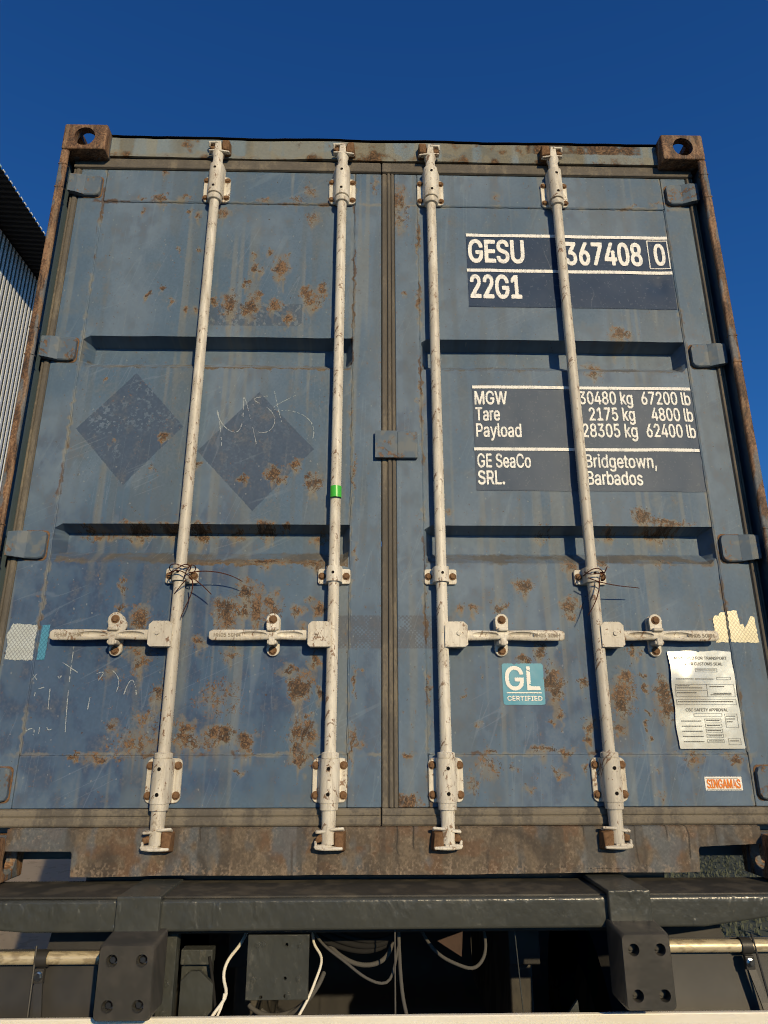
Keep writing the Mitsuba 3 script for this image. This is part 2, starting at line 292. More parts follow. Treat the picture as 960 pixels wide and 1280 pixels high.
    core = dr.maximum(core, .9 * smoothstep(.60, .68, .45 * blot + .55 * grit + .22 * dr.minimum(R, .35) - .09 * (1 - smoothstep(.0, .06, R))))
    col = mix(col, rusty(.5 + (.5 * grit + .3 * fine + .2 * mid - .5) * 1.7), .92 * core)
    # small chips anywhere
    d, _, rnd = voronoi(x * 17 + 3, z * 17)
    chip = smoothstep(.035 + .08 * (rnd - .8), .02, d + .10 * (fine - .5)) * dr.select(rnd > .80, 1.0, 0.0)
    col = mix(col, mix(RUST_D, RUST_L, fine), .8 * chip)
    d2, _, r2 = voronoi(x * 38, z * 30 + 7)
    col = mix(col, (.25, .28, .29), .55 * smoothstep(.10, .04, d2 + .2 * (fine - .5)) * dr.select(r2 > .86, 1.0, 0.0))
    # fine scratches
    for (ca, sa, f, s) in ((.35, .94, 42, 1.), (.9, .44, 38, 2.), (.05, 1., 60, 5.)):
        a, b = x * ca + z * sa, x * sa - z * ca
        col = mix(col, (.24, .30, .36), .16 * smoothstep(.030, .006, dr.abs(noise(b * f, a * 2.0, s) - .5)) * smoothstep(.62, .78, noise(a * 6, b * 6, s + 20)))
    return col * (.90 + .20 * fine)

def door_bump(p, n, uv):
    x, z = p.x, p.z
    return .0004 * fbm(x * 90, z * 90, 6.0) + .0022 * noise(x * 9, z * 9, 4.0)

def principled(col, rough, spec=.5, metallic=0.0, bump=None, **more):
    c = col if isinstance(col, dict) else ({'type': 'rgb', 'value': list(col)} if isinstance(col, (tuple, list)) else proc(col))
    if spec == 0: return {'type': 'diffuse', 'reflectance': c}
    b = {'type': 'principled', 'base_color': c, 'roughness': rough if isinstance(rough, (int, float)) else proc(rough), 'specular': spec, 'metallic': metallic, **more}
    if bump: b = {'type': 'bumpmap', 'height': proc(bump), 'scale': 1.0, 'bsdf': b}
    return b

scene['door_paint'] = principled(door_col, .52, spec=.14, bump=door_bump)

def hinge_col(p, n, uv):
    x, y, z = p.x, p.y, p.z
    mid, fine = fbm(x * 26, z * 22, y * 26), fbm(x * 150, z * 140, y * 150)
    col = mix((.080, .122, .178), (.125, .160, .200), mid)
    col = mix(col, (.19, .195, .18), .5 * smoothstep(.50, .68, fbm(x * 34 + 5, z * 34, y * 34)))
    return mix(col, rusty(fine), .85 * smoothstep(.58, .68, fine * .45 + fbm(x * 22 + 3, z * 30, y * 22) * .55))
scene['hinge_paint'] = principled(hinge_col, .5, spec=.12)

def header_col(p, n, uv):
    x, y, z = p.x, p.y, p.z
    mid, fine = fbm(x * 26, z * 22 + y * 20, 4.2, octaves=3), fbm(x * 190, z * 170, y * 170, octaves=2)
    col = mix((.150, .200, .240), (.205, .250, .280), fbm(x * 7, z * 5, 1.0))
    col = mix(col, (.24, .235, .19), .6 * smoothstep(.30, .5, noise(x * 34, z * 2, 2.0) * noise(x * 9, z * 1, 5.0) * 1.7))
    col = mix(col, (.15, .13, .085), .6 * smoothstep(.42, .6, noise(x * 26, z * 2, 12.0) * noise(x * 7, z * 1, 8.0) * 1.6))
    edge = smoothstep(.035, .0, z - 2.49 + .05 * (mid - .5)) + .7 * smoothstep(2.575, 2.59, z + .03 * (mid - .5))
    col = mix(col, TAN, .55 * smoothstep(.5, .62, fbm(x * 11, z * 14, 7.0) + .15 * edge))
    r = smoothstep(.57, .70, fbm(x * 17, z * 20, 12.0) * .6 + mid * .4 + .10 * edge + .14 * (fine - .5) - .03 + .10 * smoothstep(.16, .0, dr.abs(x)))
    patch = smoothstep(.545, .56, x + .01 * mid) * smoothstep(1.0, .99, x) * smoothstep(2.532, 2.538, z + .012 * (mid - .5))
    r = dr.maximum(r, patch * smoothstep(.25, .62, mid + .25 * fine))
    return mix(col, rusty(fine * .7 + mid * .3), .9 * r) * (.9 + .2 * fine)
scene['header_paint'] = principled(header_col, .6, spec=0)

def post_col(p, n, uv):
    x, y, z = p.x, p.y, p.z
    mid, fine = fbm(x * 40, z * 16, y * 40, octaves=3), fbm(x * 240, z * 200, y * 240, octaves=2)
    t = .5 + (mid * .6 + fine * .4 - .5) * 1.9
    col = mix(mix((.055, .033, .022), (.135, .072, .038), smoothstep(.2, .5, t)), (.27, .155, .085), smoothstep(.5, .85, t))
    col = mix(col, (.30, .20, .12), .5 * smoothstep(.55, .7, fbm(x * 90, z * 11, y * 90)))
    col = mix(col, (.12, .155, .185), .75 * smoothstep(.555, .65, fbm(x * 30 + 5, z * 9, y * 30, octaves=3)))
    return col * (.68 + .42 * fine)
scene['post_rust'] = principled(post_col, .72, bump=lambda p, n, uv: .0014 * fbm(p.x * 160, p.z * 160, p.y * 160, octaves=3))

def sill_col(p, n, uv):
    x, y, z = p.x, p.y, p.z
    big, mid, fine = fbm(x * 6, z * 5, 2.0, octaves=3), fbm(x * 32, z * 20, y * 30, octaves=3), fbm(x * 210, z * 170, y * 170, octaves=2)
    col = mix((.100, .076, .054), (.145, .112, .078), smoothstep(.35, .65, mid * .6 + fine * .4))
    col = mix(col, (.120, .066, .036), .7 * smoothstep(.50, .66, fbm(x * 19, z * 24, 9.0, octaves=3)))
    col = mix(col, (.092, .122, .150), .60 * smoothstep(.535, .65, big * .5 + fbm(x * 23, z * 13, 4.0, octaves=3) * .5 + .05 * smoothstep(.2, .9, dr.abs(x))))
    col = mix(col, (.24, .19, .14), .32 * smoothstep(.62, .76, fine * .6 + noise(x * 90, z * 25, 1.0) * .4))
    for (dx, dl) in ((.70, .10), (.845, .09), (.62, .05), (.79, .035), (.93, .05), (.645, .045), (.03, .075), (.065, .06), (-.52, .04), (.55, .03), (.20, .05)):
        col = mix(col, (.020, .016, .013), .8 * smoothstep(.0032, .0012, dr.abs(x - dx + .014 * (noise(x * 4, z * 30, dx * 50) - .5))) * smoothstep(.137 - dl, .150 - dl, z))
    drip = smoothstep(.012, .002, dr.abs(noise(x * 9, z * 3.0, 6.0) - .5) * .3) * smoothstep(.45, .6, noise(x * 14, z * 9, 8.0))
    col = mix(col, (.045, .035, .028), .7 * drip)
    col = mix(col, (.050, .042, .034), .55 * smoothstep(.40, .62, noise(x * 52, z * 3, 4.0) * noise(x * 13, z * 2, 7.0) * 1.7))
    rim = smoothstep(.060, .030, z + .03 * (mid - .5))
    col = mix(col, (.25, .19, .14), .45 * rim * smoothstep(.50, .66, fine * .6 + noise(x * 120, z * 40, 6.0) * .4))
    return col * (.68 + .46 * fine)
scene['sill_rust'] = principled(sill_col, .7, bump=lambda p, n, uv: .0012 * fbm(p.x * 140, p.z * 120, p.y * 140, octaves=3) + .004 * noise(p.x * 6, p.z * 8, 1.0))

def cream_col(p, n, uv):
    x, y, z = p.x, p.y, p.z
    mid, fine = fbm(x * 40, z * 20, y * 40, octaves=3), fbm(x * 260, z * 200, y * 260, octaves=2)
    col = mix((.67, .64, .56), (.55, .51, .43), smoothstep(.35, .75, mid))
    col = mix(col, (.44, .41, .35), .65 * smoothstep(.40, .70, noise(x * 2.1, z * 1.3, 3.0) * .6 + fbm(x * 80, z * 14, y * 80) * .5))
    col = mix(col, (.36, .32, .26), .35 * smoothstep(.50, .72, fbm(x * 190, z * 22, y * 190)))
    col = mix(col, (.30, .24, .17), .7 * smoothstep(.62, .74, fine * .55 + mid * .45))
    return mix(col, (.17, .085, .04), .85 * smoothstep(.67, .76, fine * .5 + fbm(x * 60, z * 50, y * 60 + 9, octaves=3) * .6))
scene['cream_paint'] = principled(cream_col, .5, bump=lambda p, n, uv: .0006 * fbm(p.x * 180, p.z * 180, p.y * 180, octaves=3))

def keeper_col(p, n, uv):
    f = fbm(p.x * 170, p.z * 170, p.y * 170, octaves=3)
    return mix((.10, .058, .034), (.25, .15, .085), f)
scene['bolt_rust'] = principled(keeper_col, .65, spec=0)

def gasket_col(p, n, uv):
    x, y, z = p.x, p.y, p.z
    m, f = fbm(x * 26, z * 9, y * 20, octaves=3), fbm(x * 190, z * 120, y * 190, octaves=2)
    low = smoothstep(.62, .4, z + .5 * (fbm(x * 6, z * 4, 1.0) - .5))
    col = mix((.090, .084, .076), (.160, .146, .126), m * .7 + f * .45)
    return mix(col, (.24, .21, .16), .55 * smoothstep(.5, .72, m * .5 + f * .3 + noise(x * 60, z * 3, 1.0) * .2 + .10 * low))
scene['rubber_seal'] = principled(gasket_col, .75, spec=0)

scene['white_print'] = principled(lambda p, n, uv: mix((.80, .80, .77), (.55, .57, .58), .8 * smoothstep(.58, .70, fbm(p.x * 120, p.z * 120, 2.0, octaves=3))), .6)
def navy_col(p, n, uv):
    m, f = fbm(p.x * 14, p.z * 14, 2.0, octaves=3), fbm(p.x * 150, p.z * 150, 6.0, octaves=2)
    col = mix((.030, .052, .102), (.046, .072, .126), m)
    s = smoothstep(.022, .004, dr.abs(noise(p.x * 30 + p.z * 11, p.z * 6 - p.x * 9, 3.0) - .5)) * smoothstep(.6, .75, noise(p.x * 9, p.z * 9, 31.0))
    return mix(col, (.16, .19, .23), .5 * s + .35 * smoothstep(.68, .78, f))
scene['navy_film'] = principled(navy_col, .45, spec=.06, bump=lambda p, n, uv: .0016 * noise(p.x * 11, p.z * 9, 4.0))
def grey_col(p, n, uv):
    m, f = fbm(p.x * 14, p.z * 14, 2.0, octaves=3), fbm(p.x * 150, p.z * 150, 6.0, octaves=2)
    return mix(mix((.064, .092, .140), (.092, .120, .166), m), (.14, .17, .20), .4 * smoothstep(.66, .78, f))
scene['faded_film'] = principled(grey_col, lambda p, n, uv: .36 + .10 * fbm(p.x * 9, p.z * 9, 3.0), spec=.06, bump=lambda p, n, uv: .0008 * noise(p.x * 6, p.z * 5, 4.0))

def tape_col(a, b, c):
    def fn(p, n, uv):
        u, v = p.x * .94 + p.z * .75, p.x * .94 - p.z * .75
        g = dr.minimum(dr.abs(u * 95 - dr.floor(u * 95) - .5), dr.abs(v * 95 - dr.floor(v * 95) - .5))
        m = fbm(p.x * 50, p.z * 50, 2.0, octaves=3)
        return mix(mix(a, b, m), c, .75 * smoothstep(.17, .06, g))
    return fn
scene['silver_tape'] = principled(tape_col((.62, .66, .62), (.50, .52, .46), (.26, .27, .25)), .3, metallic=.2)
scene['cyan_tape'] = principled(tape_col((.07, .25, .38), (.09, .30, .42), (.04, .14, .25)), .35)
scene['cream_tape'] = principled(tape_col((.72, .66, .47), (.62, .55, .36), (.36, .31, .20)), .3, metallic=.2)
scene['sticker_blue'] = principled(lambda p, n, uv: mix((.055, .27, .40), (.10, .32, .42), fbm(p.x * 70, p.z * 70, 1.0, octaves=3)), .35)
scene['sticker_white'] = principled((.78, .77, .72), .4)
scene['sticker_orange'] = principled((.78, .25, .06), .4, spec=0)
scene['csc_metal'] = principled(lambda p, n, uv: mix((.78, .77, .70), (.62, .61, .54), fbm(p.x * 45, p.z * 45, 1.0, octaves=3)), .27, metallic=.35, bump=lambda p, n, uv: .0022 * noise(p.x * 14, p.z * 7, 4.0) + .0004 * noise(p.x * 60, p.z * 60, 1.0))
scene['grey_ink'] = principled((.22, .22, .20), .5, spec=0)
scene['chalk'] = principled(lambda p, n, uv: mix((.30, .34, .36), (.46, .50, .52), fbm(p.x * 300, p.z * 300, 1.0)), .9, spec=0)
scene['old_grime'] = principled((.30, .265, .21), .7, spec=0)
scene['green_tape'] = principled((.06, .48, .05), .35)
scene['wire_rust'] = principled((.075, .030, .022), .7, spec=0)
scene['dark_hole'] = principled((.012, .011, .010), .9, spec=0)
scene['container_body'] = principled(lambda p, n, uv: mix((.10, .16, .22), (.14, .19, .22), fbm(p.y * 3, p.z * 3, p.x * 3)), .6, spec=0)
scene['lip_black'] = principled((.010, .010, .011), .85, spec=0)  # near-black strip along the top edge of the header

def black_col(p, n, uv):
    x, y, z = p.x, p.y, p.z
    m, f = fbm(x * 18, z * 14, y * 14, octaves=3), fbm(x * 160, z * 120, y * 120, octaves=2)
    col = mix((.040, .044, .042), (.060, .064, .058), m)
    return mix(col, (.115, .112, .095), .5 * smoothstep(.62, .76, f * .5 + fbm(x * 40, z * 6, y * 9, octaves=2) * .5))
scene['chassis_paint'] = principled(black_col, lambda p, n, uv: .22 + .18 * fbm(p.x * 20, p.z * 20, p.y * 20), bump=lambda p, n, uv: .0022 * fbm(p.x * 70, p.z * 45, p.y * 60, octaves=2) + .0016 * smoothstep(.64, .75, fbm(p.x * 28, p.z * 12, p.y * 28, octaves=3)))
def dusty_col(p, n, uv):
    x, y, z = p.x, p.y, p.z
    return mix((.030, .029, .026), (.062, .056, .045), smoothstep(.35, .72, fbm(x * 22, y * 22, z * 9, octaves=4)))
scene['chassis_dusty'] = principled(dusty_col, .6)
scene['buffer_rubber'] = principled(lambda p, n, uv: mix((.040, .039, .036), (.060, .055, .049), smoothstep(.4, .75, fbm(p.x * 24, p.z * 20, p.y * 20, octaves=4))), .5, spec=.35, bump=lambda p, n, uv: .0006 * fbm(p.x * 120, p.z * 120, p.y * 120))
scene['guard_plastic'] = principled(lambda p, n, uv: mix((.026, .026, .027), (.046, .044, .041), fbm(p.x * 20, p.z * 15, p.y * 15, octaves=4)), .45, spec=.35)
scene['zinc'] = principled(lambda p, n, uv: mix((.60, .52, .36), (.36, .30, .20), smoothstep(.4, .75, fbm(p.x * 55, p.z * 160, p.y * 120, octaves=3))), .42, metallic=.3)
scene['bright_bolt'] = principled((.62, .62, .60), .22, metallic=1.0)
scene['panel_white'] = principled(lambda p, n, uv: mix((.80, .77, .68), (.72, .68, .58), fbm(p.x * 8, p.z * 12, 1.0, octaves=4)), .35)
scene['white_cable'] = principled((.70, .67, .58), .5)
scene['grey_cable'] = principled((.095, .092, .085), .5, spec=0)
scene['black_cable'] = principled((.022, .022, .022), .45, spec=0)
scene['sunlit_patch_brown'] = principled(lambda p, n, uv: mix((.085, .055, .038), (.062, .042, .030), fbm(p.x * 40, p.z * 40, 1.0)), .7, spec=0)
scene['tyre_rubber'] = principled((.020, .020, .020), .8, spec=0)
scene['wall_sheet'] = principled(lambda p, n, uv: mix((.74, .76, .74), (.60, .63, .62), fbm(p.y * 1.5, p.z * .5, p.x, octaves=4)), .42)
scene['roof_sheet'] = principled((.05, .053, .056), .5, spec=0)
scene['wall_backing'] = principled((.09, .10, .095), .6, spec=0)
def yard_col(p, n, uv):
    m, f = fbm(p.x * .7, p.y * .7, 2.0, octaves=4), fbm(p.x * 12, p.y * 12, 5.0, octaves=3)
    col = mix((.30, .255, .20), (.38, .33, .27), m * .6 + f * .4)
    return mix(col, (.20, .17, .135), .5 * smoothstep(.60, .72, f))
scene['yard'] = principled(yard_col, .9, spec=0)
scene['dark_ground_matte'] = principled(lambda p, n, uv: mix((.035, .035, .036), (.065, .064, .062), fbm(p.x * 9, p.y * 9, 1.0)), .9, spec=0)
scene['turf'] = principled(lambda p, n, uv: mix((.085, .10, .078), (.13, .14, .11), fbm(p.x * 2, p.y * 2, 1.0, octaves=4)), .9, spec=0)

# ================================================================== the yard
struct('ground', trimesh.Trimesh([[-400, -400, GROUND], [400, -400, GROUND], [400, 400, GROUND], [-400, 400, GROUND]], [[0, 1, 2], [0, 2, 3]]), 'yard')

struct('added_dark_ground', trimesh.Trimesh([[-60, -80, GROUND + .004], [60, -80, GROUND + .004], [60, 1.6, GROUND + .004], [-60, 1.6, GROUND + .004]], [[0, 1, 2], [0, 2, 3]]), 'dark_ground_matte')  # unseen dark ground sheet, added to cut bounce light on the undersides
struct('verge', trimesh.Trimesh([[1.8, 3.2, GROUND + .004], [60, 3.2, GROUND + .004], [60, 80, GROUND + .004], [1.8, 80, GROUND + .004]], [[0, 1, 2], [0, 2, 3]]), 'turf')

# ================================================================== the container
C = thing('shipping_container', 'rusty blue shipping container seen from its closed double doors, standing on a dark trailer', 'shipping container')
L_BOX, ZT = 6.058, 2.591
PY, FY = .068, .064                         # door panels and the door frames 4 mm proud of them

def groove(x, z, xa, xb):
    d = 0
    for (zt, zb) in ((1.717, 1.595), (1.030, .905)):
        d = np.maximum(d, np.clip(np.minimum(np.minimum((zt - z) / .016, (z - zb) / .044), np.minimum((x - xa) / .024, (xb - x) / .024)), 0, 1))
    return .060 * d

DENTS = [(1.00, 1.955, .035, .030, .006), (.62, 1.19, .05, .05, .005), (.80, 1.25, .10, .12, .004), (-.55, 1.9, .12, .14, .003), (-.85, .55, .14, .12, .004), (.45, .52, .10, .12, .003), (.93, 1.33, .05, .16, -.004), (-.35, .45, .12, .1, -.003), (-.93, 1.95, .03, .06, .004), (-.70, 1.88, .06, .03, .004), (-.25, .75, .04, .05, .005), (.30, .75, .04, .04, .005), (.86, .80, .05, .05, .004), (.40, 2.20, .08, .05, .004), (-.62, 2.12, .07, .09, -.004), (.50, 1.80, .05, .04, .004)]
def panel_y(x, z):
    x, z = np.asarray(x, float), np.asarray(z, float)
    p = np.stack(np.broadcast_arrays(x * 4, z * 3, 0 * x), -1)
    w = .0085 * (meshkit.fbm(p, 3, seed=5) - .5) + .0022 * (meshkit.fbm(p * 4, 2, seed=8) - .5)
    for (a, b, ra, rb, d) in DENTS: w = w + d * np.exp(-((x - a) / ra) ** 2 - ((z - b) / rb) ** 2)
    m = np.clip(np.minimum(np.minimum(1.062 - np.abs(x), np.abs(x) - .118), np.minimum(2.292 - z, z - .331)) / .05, 0, 1)
    return PY + w * m + groove(x, z, .118 if np.mean(x) > 0 else -1.062, 1.062 if np.mean(x) > 0 else -.118)

def grid(xs, zs, yfn):
    X, Z = np.meshgrid(xs, zs); Y = yfn(X, Z); nx = len(xs)
    v = np.stack([X, Y, Z], -1).reshape(-1, 3); i, j = np.meshgrid(np.arange(len(zs) - 1), np.arange(nx - 1), indexing='ij')
    a = (i * nx + j).ravel(); return trimesh.Trimesh(v, np.vstack([np.c_[a, a + 1, a + nx + 1], np.c_[a, a + nx + 1, a + nx]]), process=False)

def axis(stops, step):
    out = [np.linspace(a, b, max(2, int(round((b - a) / step)) + 1))[:-1] for a, b in zip(stops[:-1], stops[1:])]
    return np.r_[np.concatenate(out), stops[-1]]

def on_panel(poly, off, thick=.0006, flat=None):
    """a print or film that follows the door's face: a thin sheet with edges, its front `off` metres in front of the panel."""
    m = ext_y(poly, 0, thick)
    if flat is None: m = trimesh.Trimesh(*trimesh.remesh.subdivide_to_size(m.vertices, m.faces, .02), process=False)
    v = m.vertices.copy(); base = panel_y(v[:, 0], v[:, 2]) if flat is None else flat
    v[:, 1] += base - off
    return trimesh.Trimesh(v, m.faces, process=False)

def film(x0, x1, z0, z1, off, step=.02):
    m = grid(np.linspace(x0, x1, int((x1 - x0) / step) + 2), np.linspace(z0, z1, int((z1 - z0) / step) + 2), lambda X, Z: panel_y(X, Z) - off)
    return m

def hinge_mesh(zc):
    """strap on the door's outer edge, reaching round the pin at the post (right-hand side)."""
    strap = hull([(x, y, z) for (x, h) in ((1.074, .032), (1.080, .042), (1.094, .046), (1.140, .044)) for y, k in ((.063, 1), (.052, .98), (.049, .90)) for z in (zc - h * k, zc + h * k)])
    bend = hull([(x, y, zc + s) for x, ya, yb, h in ((1.132, .0485, .063, .0435), (1.160, .038, .060, .0415)) for y in (ya, yb) for s in (-h, h)])
    ear = hull([(x, y, zc + s) for x, ya, yb, h in ((1.1595, .038, .060, .0415), (1.188, .034, .056, .038)) for y in (ya, yb) for s in (-h, h)])
    return cat([strap, bend, ear])

def hinge_shade_grime(zc):  # thin dark rim standing for the shade and grime round the strap
    p = rrect(1.0705, 1.150, zc - .0490, zc + .0490, .014).difference(sbox(1.146, zc - .06, 1.16, zc + .06)); return ext_y(p, FY - .0016, FY + .001)

def build_door(side):
    """side=+1: the right-hand door; -1: the left-hand door."""
    D = key(f'{C}__door'); M = (lambda m: m) if side > 0 else mirrored
    labels[D] = {'label': 'right-hand door leaf with the white numbers' if side > 0 else 'left-hand door leaf with ghosts of two diamond placards'}
    xs = axis([.118, .142, 1.038, 1.062], .022); xs = xs if side > 0 else -xs[::-1]
    zs = axis([.331, .905, .949, 1.014, 1.030, 1.595, 1.639, 1.701, 1.717, 2.292], .0225)
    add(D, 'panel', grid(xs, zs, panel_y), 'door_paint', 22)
    e = .0012
    add(D, 'frame', M(cat([rbox(1.062 + e, 1.160, FY, .11, .188, 2.438, .003), rbox(.0305, .118 - e, FY, .11, .188, 2.438, .003) if side > 0 else rbox(.0195, .118 - e, FY, .11, .188, 2.438, .003),
                           rbox(.118, 1.062, FY, .11, 2.292 + e, 2.438, .003), rbox(.118, 1.062, FY, .11, .188, .331 - e, .003)])), 'door_paint', 30)
    # rubber seal: ribbed strips all round; the left leaf carries none down the middle
    def strip_v(x0, x1, z0, z1): return cat([rbox(x0, x1, .064, .10, z0, z1, .003), rbox(x0 + .06 * (x1 - x0), x0 + .66 * (x1 - x0), .0580, .07, z0, z1, .005), rbox(x0 + .70 * (x1 - x0), x0 + .97 * (x1 - x0), .061, .07, z0, z1, .003)])
    def strip_h(x0, x1, z0, z1): return cat([rbox(x0, x1, .062, .10, z0, z1, .003), rbox(x0, x1, .0585, .07, z0 + .04 * (z1 - z0), z0 + .52 * (z1 - z0), .005), rbox(x0, x1, .0575, .07, z0 + .56 * (z1 - z0), z0 + .97 * (z1 - z0), .005)])
    inner = -.018 if side > 0 else .0205
    seal = [strip_v(1.161, 1.190, .188, 2.438), cat([rbox(inner, 1.190, .0585, .10, 2.439, 2.490, .006), rbox(inner, 1.190, .0555, .07, 2.441, 2.455, .004)]), strip_h(inner, 1.190, .140, .187)]
    if side > 0: seal.append(cat([rbox(-.018, .030, .067, .10, .187, 2.439, .002), rbox(-.016, -.001, .063, .08, .187, 2.439, .003), rbox(.003, .015, .059, .08, .187, 2.439, .004), rbox(.0175, .028, .061, .08, .187, 2.439, .003)]))
    add(D, 'gasket', M(cat(seal)), 'rubber_seal', 30)
    wb = []
    for (xa, za, xb, zb) in ((1.062, .335, 1.062, 2.289), (.118, .335, .118, 2.289), (.122, 2.292, 1.058, 2.292), (.122, .331, 1.058, .331)):
        t = np.linspace(0, 1, 90); w = rng.normal(0, .0007, (90, 2)); pr = .0022 + .0010 * rng.random(90)
        wb.append(tube(np.c_[xa + (xb - xa) * t + w[:, 0], np.full(90, .0668), za + (zb - za) * t + w[:, 1]], pr, 6))
    for m in wb: add(D, 'weld_bead', M(m), 'door_paint', 50)
    for zc in (2.352, 1.655, .955, .252): add(D, 'hinge', M(hinge_mesh(zc)), 'hinge_paint', 35); add(D, 'hinge_shade_grime', M(hinge_shade_grime(zc)), 'bolt_rust', False)
    for x0 in (.167, .641): build_rod(D, side, x0, M)
    return D

def build_rod(D, side, x0, M):
    at = lambda m: M(moved(m, [x0, 0, 0]))
    r = .0172
    prof = [(0, .098), (.019, .098), (.0195, .150), (.0205, .185), (.0255, .186), (.0262, .203), (.0225, .204), (.0225, .322), (.0255, .323), (.0255, .336), (r, .339), (r, 2.272), (.0245, 2.274), (.0275, 2.283), (.0275, 2.290), (.022, 2.291), (.022, 2.432), (.019, 2.437), (.0185, 2.474), (.0225, 2.484), (.0225, 2.494), (0, 2.496)]
    add(D, 'lock_rod', at(moved(lathe(prof), [0, .037, 0])), 'cream_paint', 35)
    for zc, h, s0, s1 in ((2.346, .116, 2.300, 2.434), (.262, .120, .204, .321)):
        pl = plate(rrect(-.050, .050, zc - h / 2, zc + h / 2, .016), .0565, FY)
        sec = Polygon([(-.029, .0575), (-.027, .036)] + [(.0270 * math.cos(t), .036 - .0265 * math.sin(t)) for t in np.linspace(math.pi, 0, 13)] + [(.027, .036), (.032, .051), (.036, .0575)])
        add(D, 'rod_guide', at(cat([pl, ext_z(sec, s0, s1)])), 'cream_paint', 30)
        for bx in (-.039, .040):
            for dz in (-.040, .040): add(D, 'bolt', M(hexbolt(x0 + bx, zc + dz, .0565)), 'bolt_rust', 30)
        for z in (s0 + .024, s1 - .026): add(D, 'grease_hole', at(cyl((.002, .0090, z), (.002, .020, z), .0052, 14)), 'dark_hole', 30)
    zc = .858
    pl = plate(rrect(-.0505, .0505, zc - .024, zc + .024, .007), .0575, .0675)
    sec = Polygon([(-.026, .0585)] + [(.0245 * math.cos(t), .037 - .0240 * math.sin(t)) for t in np.linspace(math.pi, 0, 13)] + [(.026, .0585)])
    add(D, 'rod_bracket', at(cat([pl, ext_z(sec, zc - .022, zc + .026)])), 'cream_paint', 30)
    for bx in (-.038, .038): add(D, 'bolt', M(hexbolt(x0 + bx, zc, .0575)), 'bolt_rust', 30)
    add(D, 'grease_hole', at(cyl((.002, .0125, zc + .004), (.002, .026, zc + .004), .0045, 12)), 'dark_hole', 30)
    # handle hub, handle, catch
    hub = man(ext_y(Polygon([(.004, .636), (.066, .636), (.073, .643), (.073, .700), (.062, .711), (.016, .711), (.004, .700)]), .014, .056))
    hub = tm(hub - man(trimesh.creation.box((.10, .022, .045), trimesh.transformations.translation_matrix((.085, .036, .674)))))
    add(D, 'handle_hub', at(cat([hub, cyl((.046, .0145, .676), (.046, .0095, .676), .0075, 18, .0060)])), 'cream_paint', 30)
    # (x, half height, front y, thickness)
    st = [(.050, .0155, .027, .018), (.110, .0155, .027, .018), (.160, .0135, .026, .020), (.215, .0150, .027, .018), (.270, .0165, .029, .014), (.362, .0160, .032, .013), (.371, .0105, .034, .009)]
    zc = .672; secs = []
    for (x, h, y, t) in st:
        a = np.arange(14) / 14 * 2 * np.pi; q = 3.2
        c, s = np.cos(a), np.sin(a)
        secs.append(np.c_[np.full(14, x), y + t / 2 + t / 2 * np.sign(c) * np.abs(c) ** (2 / q), zc + h * np.sign(s) * np.abs(s) ** (2 / q)])
    bar = None
    for a, b in zip(secs[:-1], secs[1:]):
        hm = man(hull(np.vstack([a, b]))); bar = hm if bar is None else bar + hm
    for (cx, w) in ((.128, .040), (.243, .046)):
        s = trimesh.creation.icosphere(3, 1.0); s.apply_scale([w, .013, .0095]); s.apply_translation([cx, .0265, zc + .001]); bar = bar - man(s)
    add(D, 'handle', at(tm(bar)), 'cream_paint', 30)
    txt = fit_text('HH05 50HH', .276, .356, zc - .006, zc + .006, .0004)
    tx = ext_y(txt if side > 0 else affinity.scale(txt, -1, 1, origin=(.316, zc)), 0, .0025); v = tx.vertices.copy(); v[:, 1] += .0290 + (np.abs(v[:, 0]) - .27) * .0326 - .0010
    add(D, 'handle_lettering', at(trimesh.Trimesh(v, tx.faces, process=False)), 'old_grime', False)
    back = plate(rrect(.161, .200, .612, .737, .0193), .0575, .0675)
    low = cat([rbox(.166, .195, .019, .058, .643, .656, .004), rbox(.171, .190, .015, .027, .640, .664, .004)])
    add(D, 'handle_catch', at(cat([back, low])), 'cream_paint', 30)
    big = x0 > .5 and side < 0
    f0 = Point(.181, .718).buffer(.0195 if not big else .022, quad_segs=8); f1 = Polygon([(.163, .706), (.163, .690), (.199, .690), (.199, .706)])
    flap = f0.union(f1).convex_hull
    if big: flap = flap.union(Point(.166, .700).buffer(.021, quad_segs=8))
    add(D, 'catch_flap', at(cat([ext_y(flap, .034, .043), rbox(.166, .197, .017, .038, .683, .694, .004), cyl((.181, .042, .716), (.181, .058, .716), .012, 16)])), 'cream_paint', 30)
    add(D, 'bolt', M(hexbolt(x0 + .181, .719, .034, .0095)), 'bolt_rust', 30); add(D, 'bolt', M(hexbolt(x0 + .181, .628, .0575, .0095)), 'bolt_rust', 30)
    # cams: a fork of two claws; the keeper is welded to the frame (a part of the container's header and sill)
    def cam(z0, up):
        z = lambda d: z0 + up * d
        q = lambda pts, r: rounded_hull([(x, y, z(d)) for (x, y, d) in pts], r)
        return cat([q([(-.011, .026, -.004), (.011, .026, -.004), (-.011, .040, -.004), (.011, .040, -.004), (-.006, .024, .050), (.008, .024, .050), (-.006, .038, .050), (.008, .038, .050)], .004),
                    q([(.004, .022, .046), (.034, .024, .047), (.004, .040, .046), (.034, .036, .049)], .005), q([(.004, .022, .008), (.032, .026, .011), (.004, .040, .008), (.032, .036, .010)], .004),
                    q([(.033, .024, .042), (.034, .036, .050), (.035, .030, .036)], .004), q([(-.008, .018, .003), (-.040, .022, .001), (-.008, .036, .005), (-.041, .034, .006)], .004)])
    add(D, 'cam', at(cam(2.490, 1)), 'cream_paint', 30); add(D, 'cam', at(cat([cam(.140, -1), rounded_hull([(-.037, .020, .089), (-.008, .018, .088), (.010, .018, .088), (.032, .022, .090), (-.037, .040, .089), (.032, .040, .090)], .0045)])), 'cream_paint', 30)

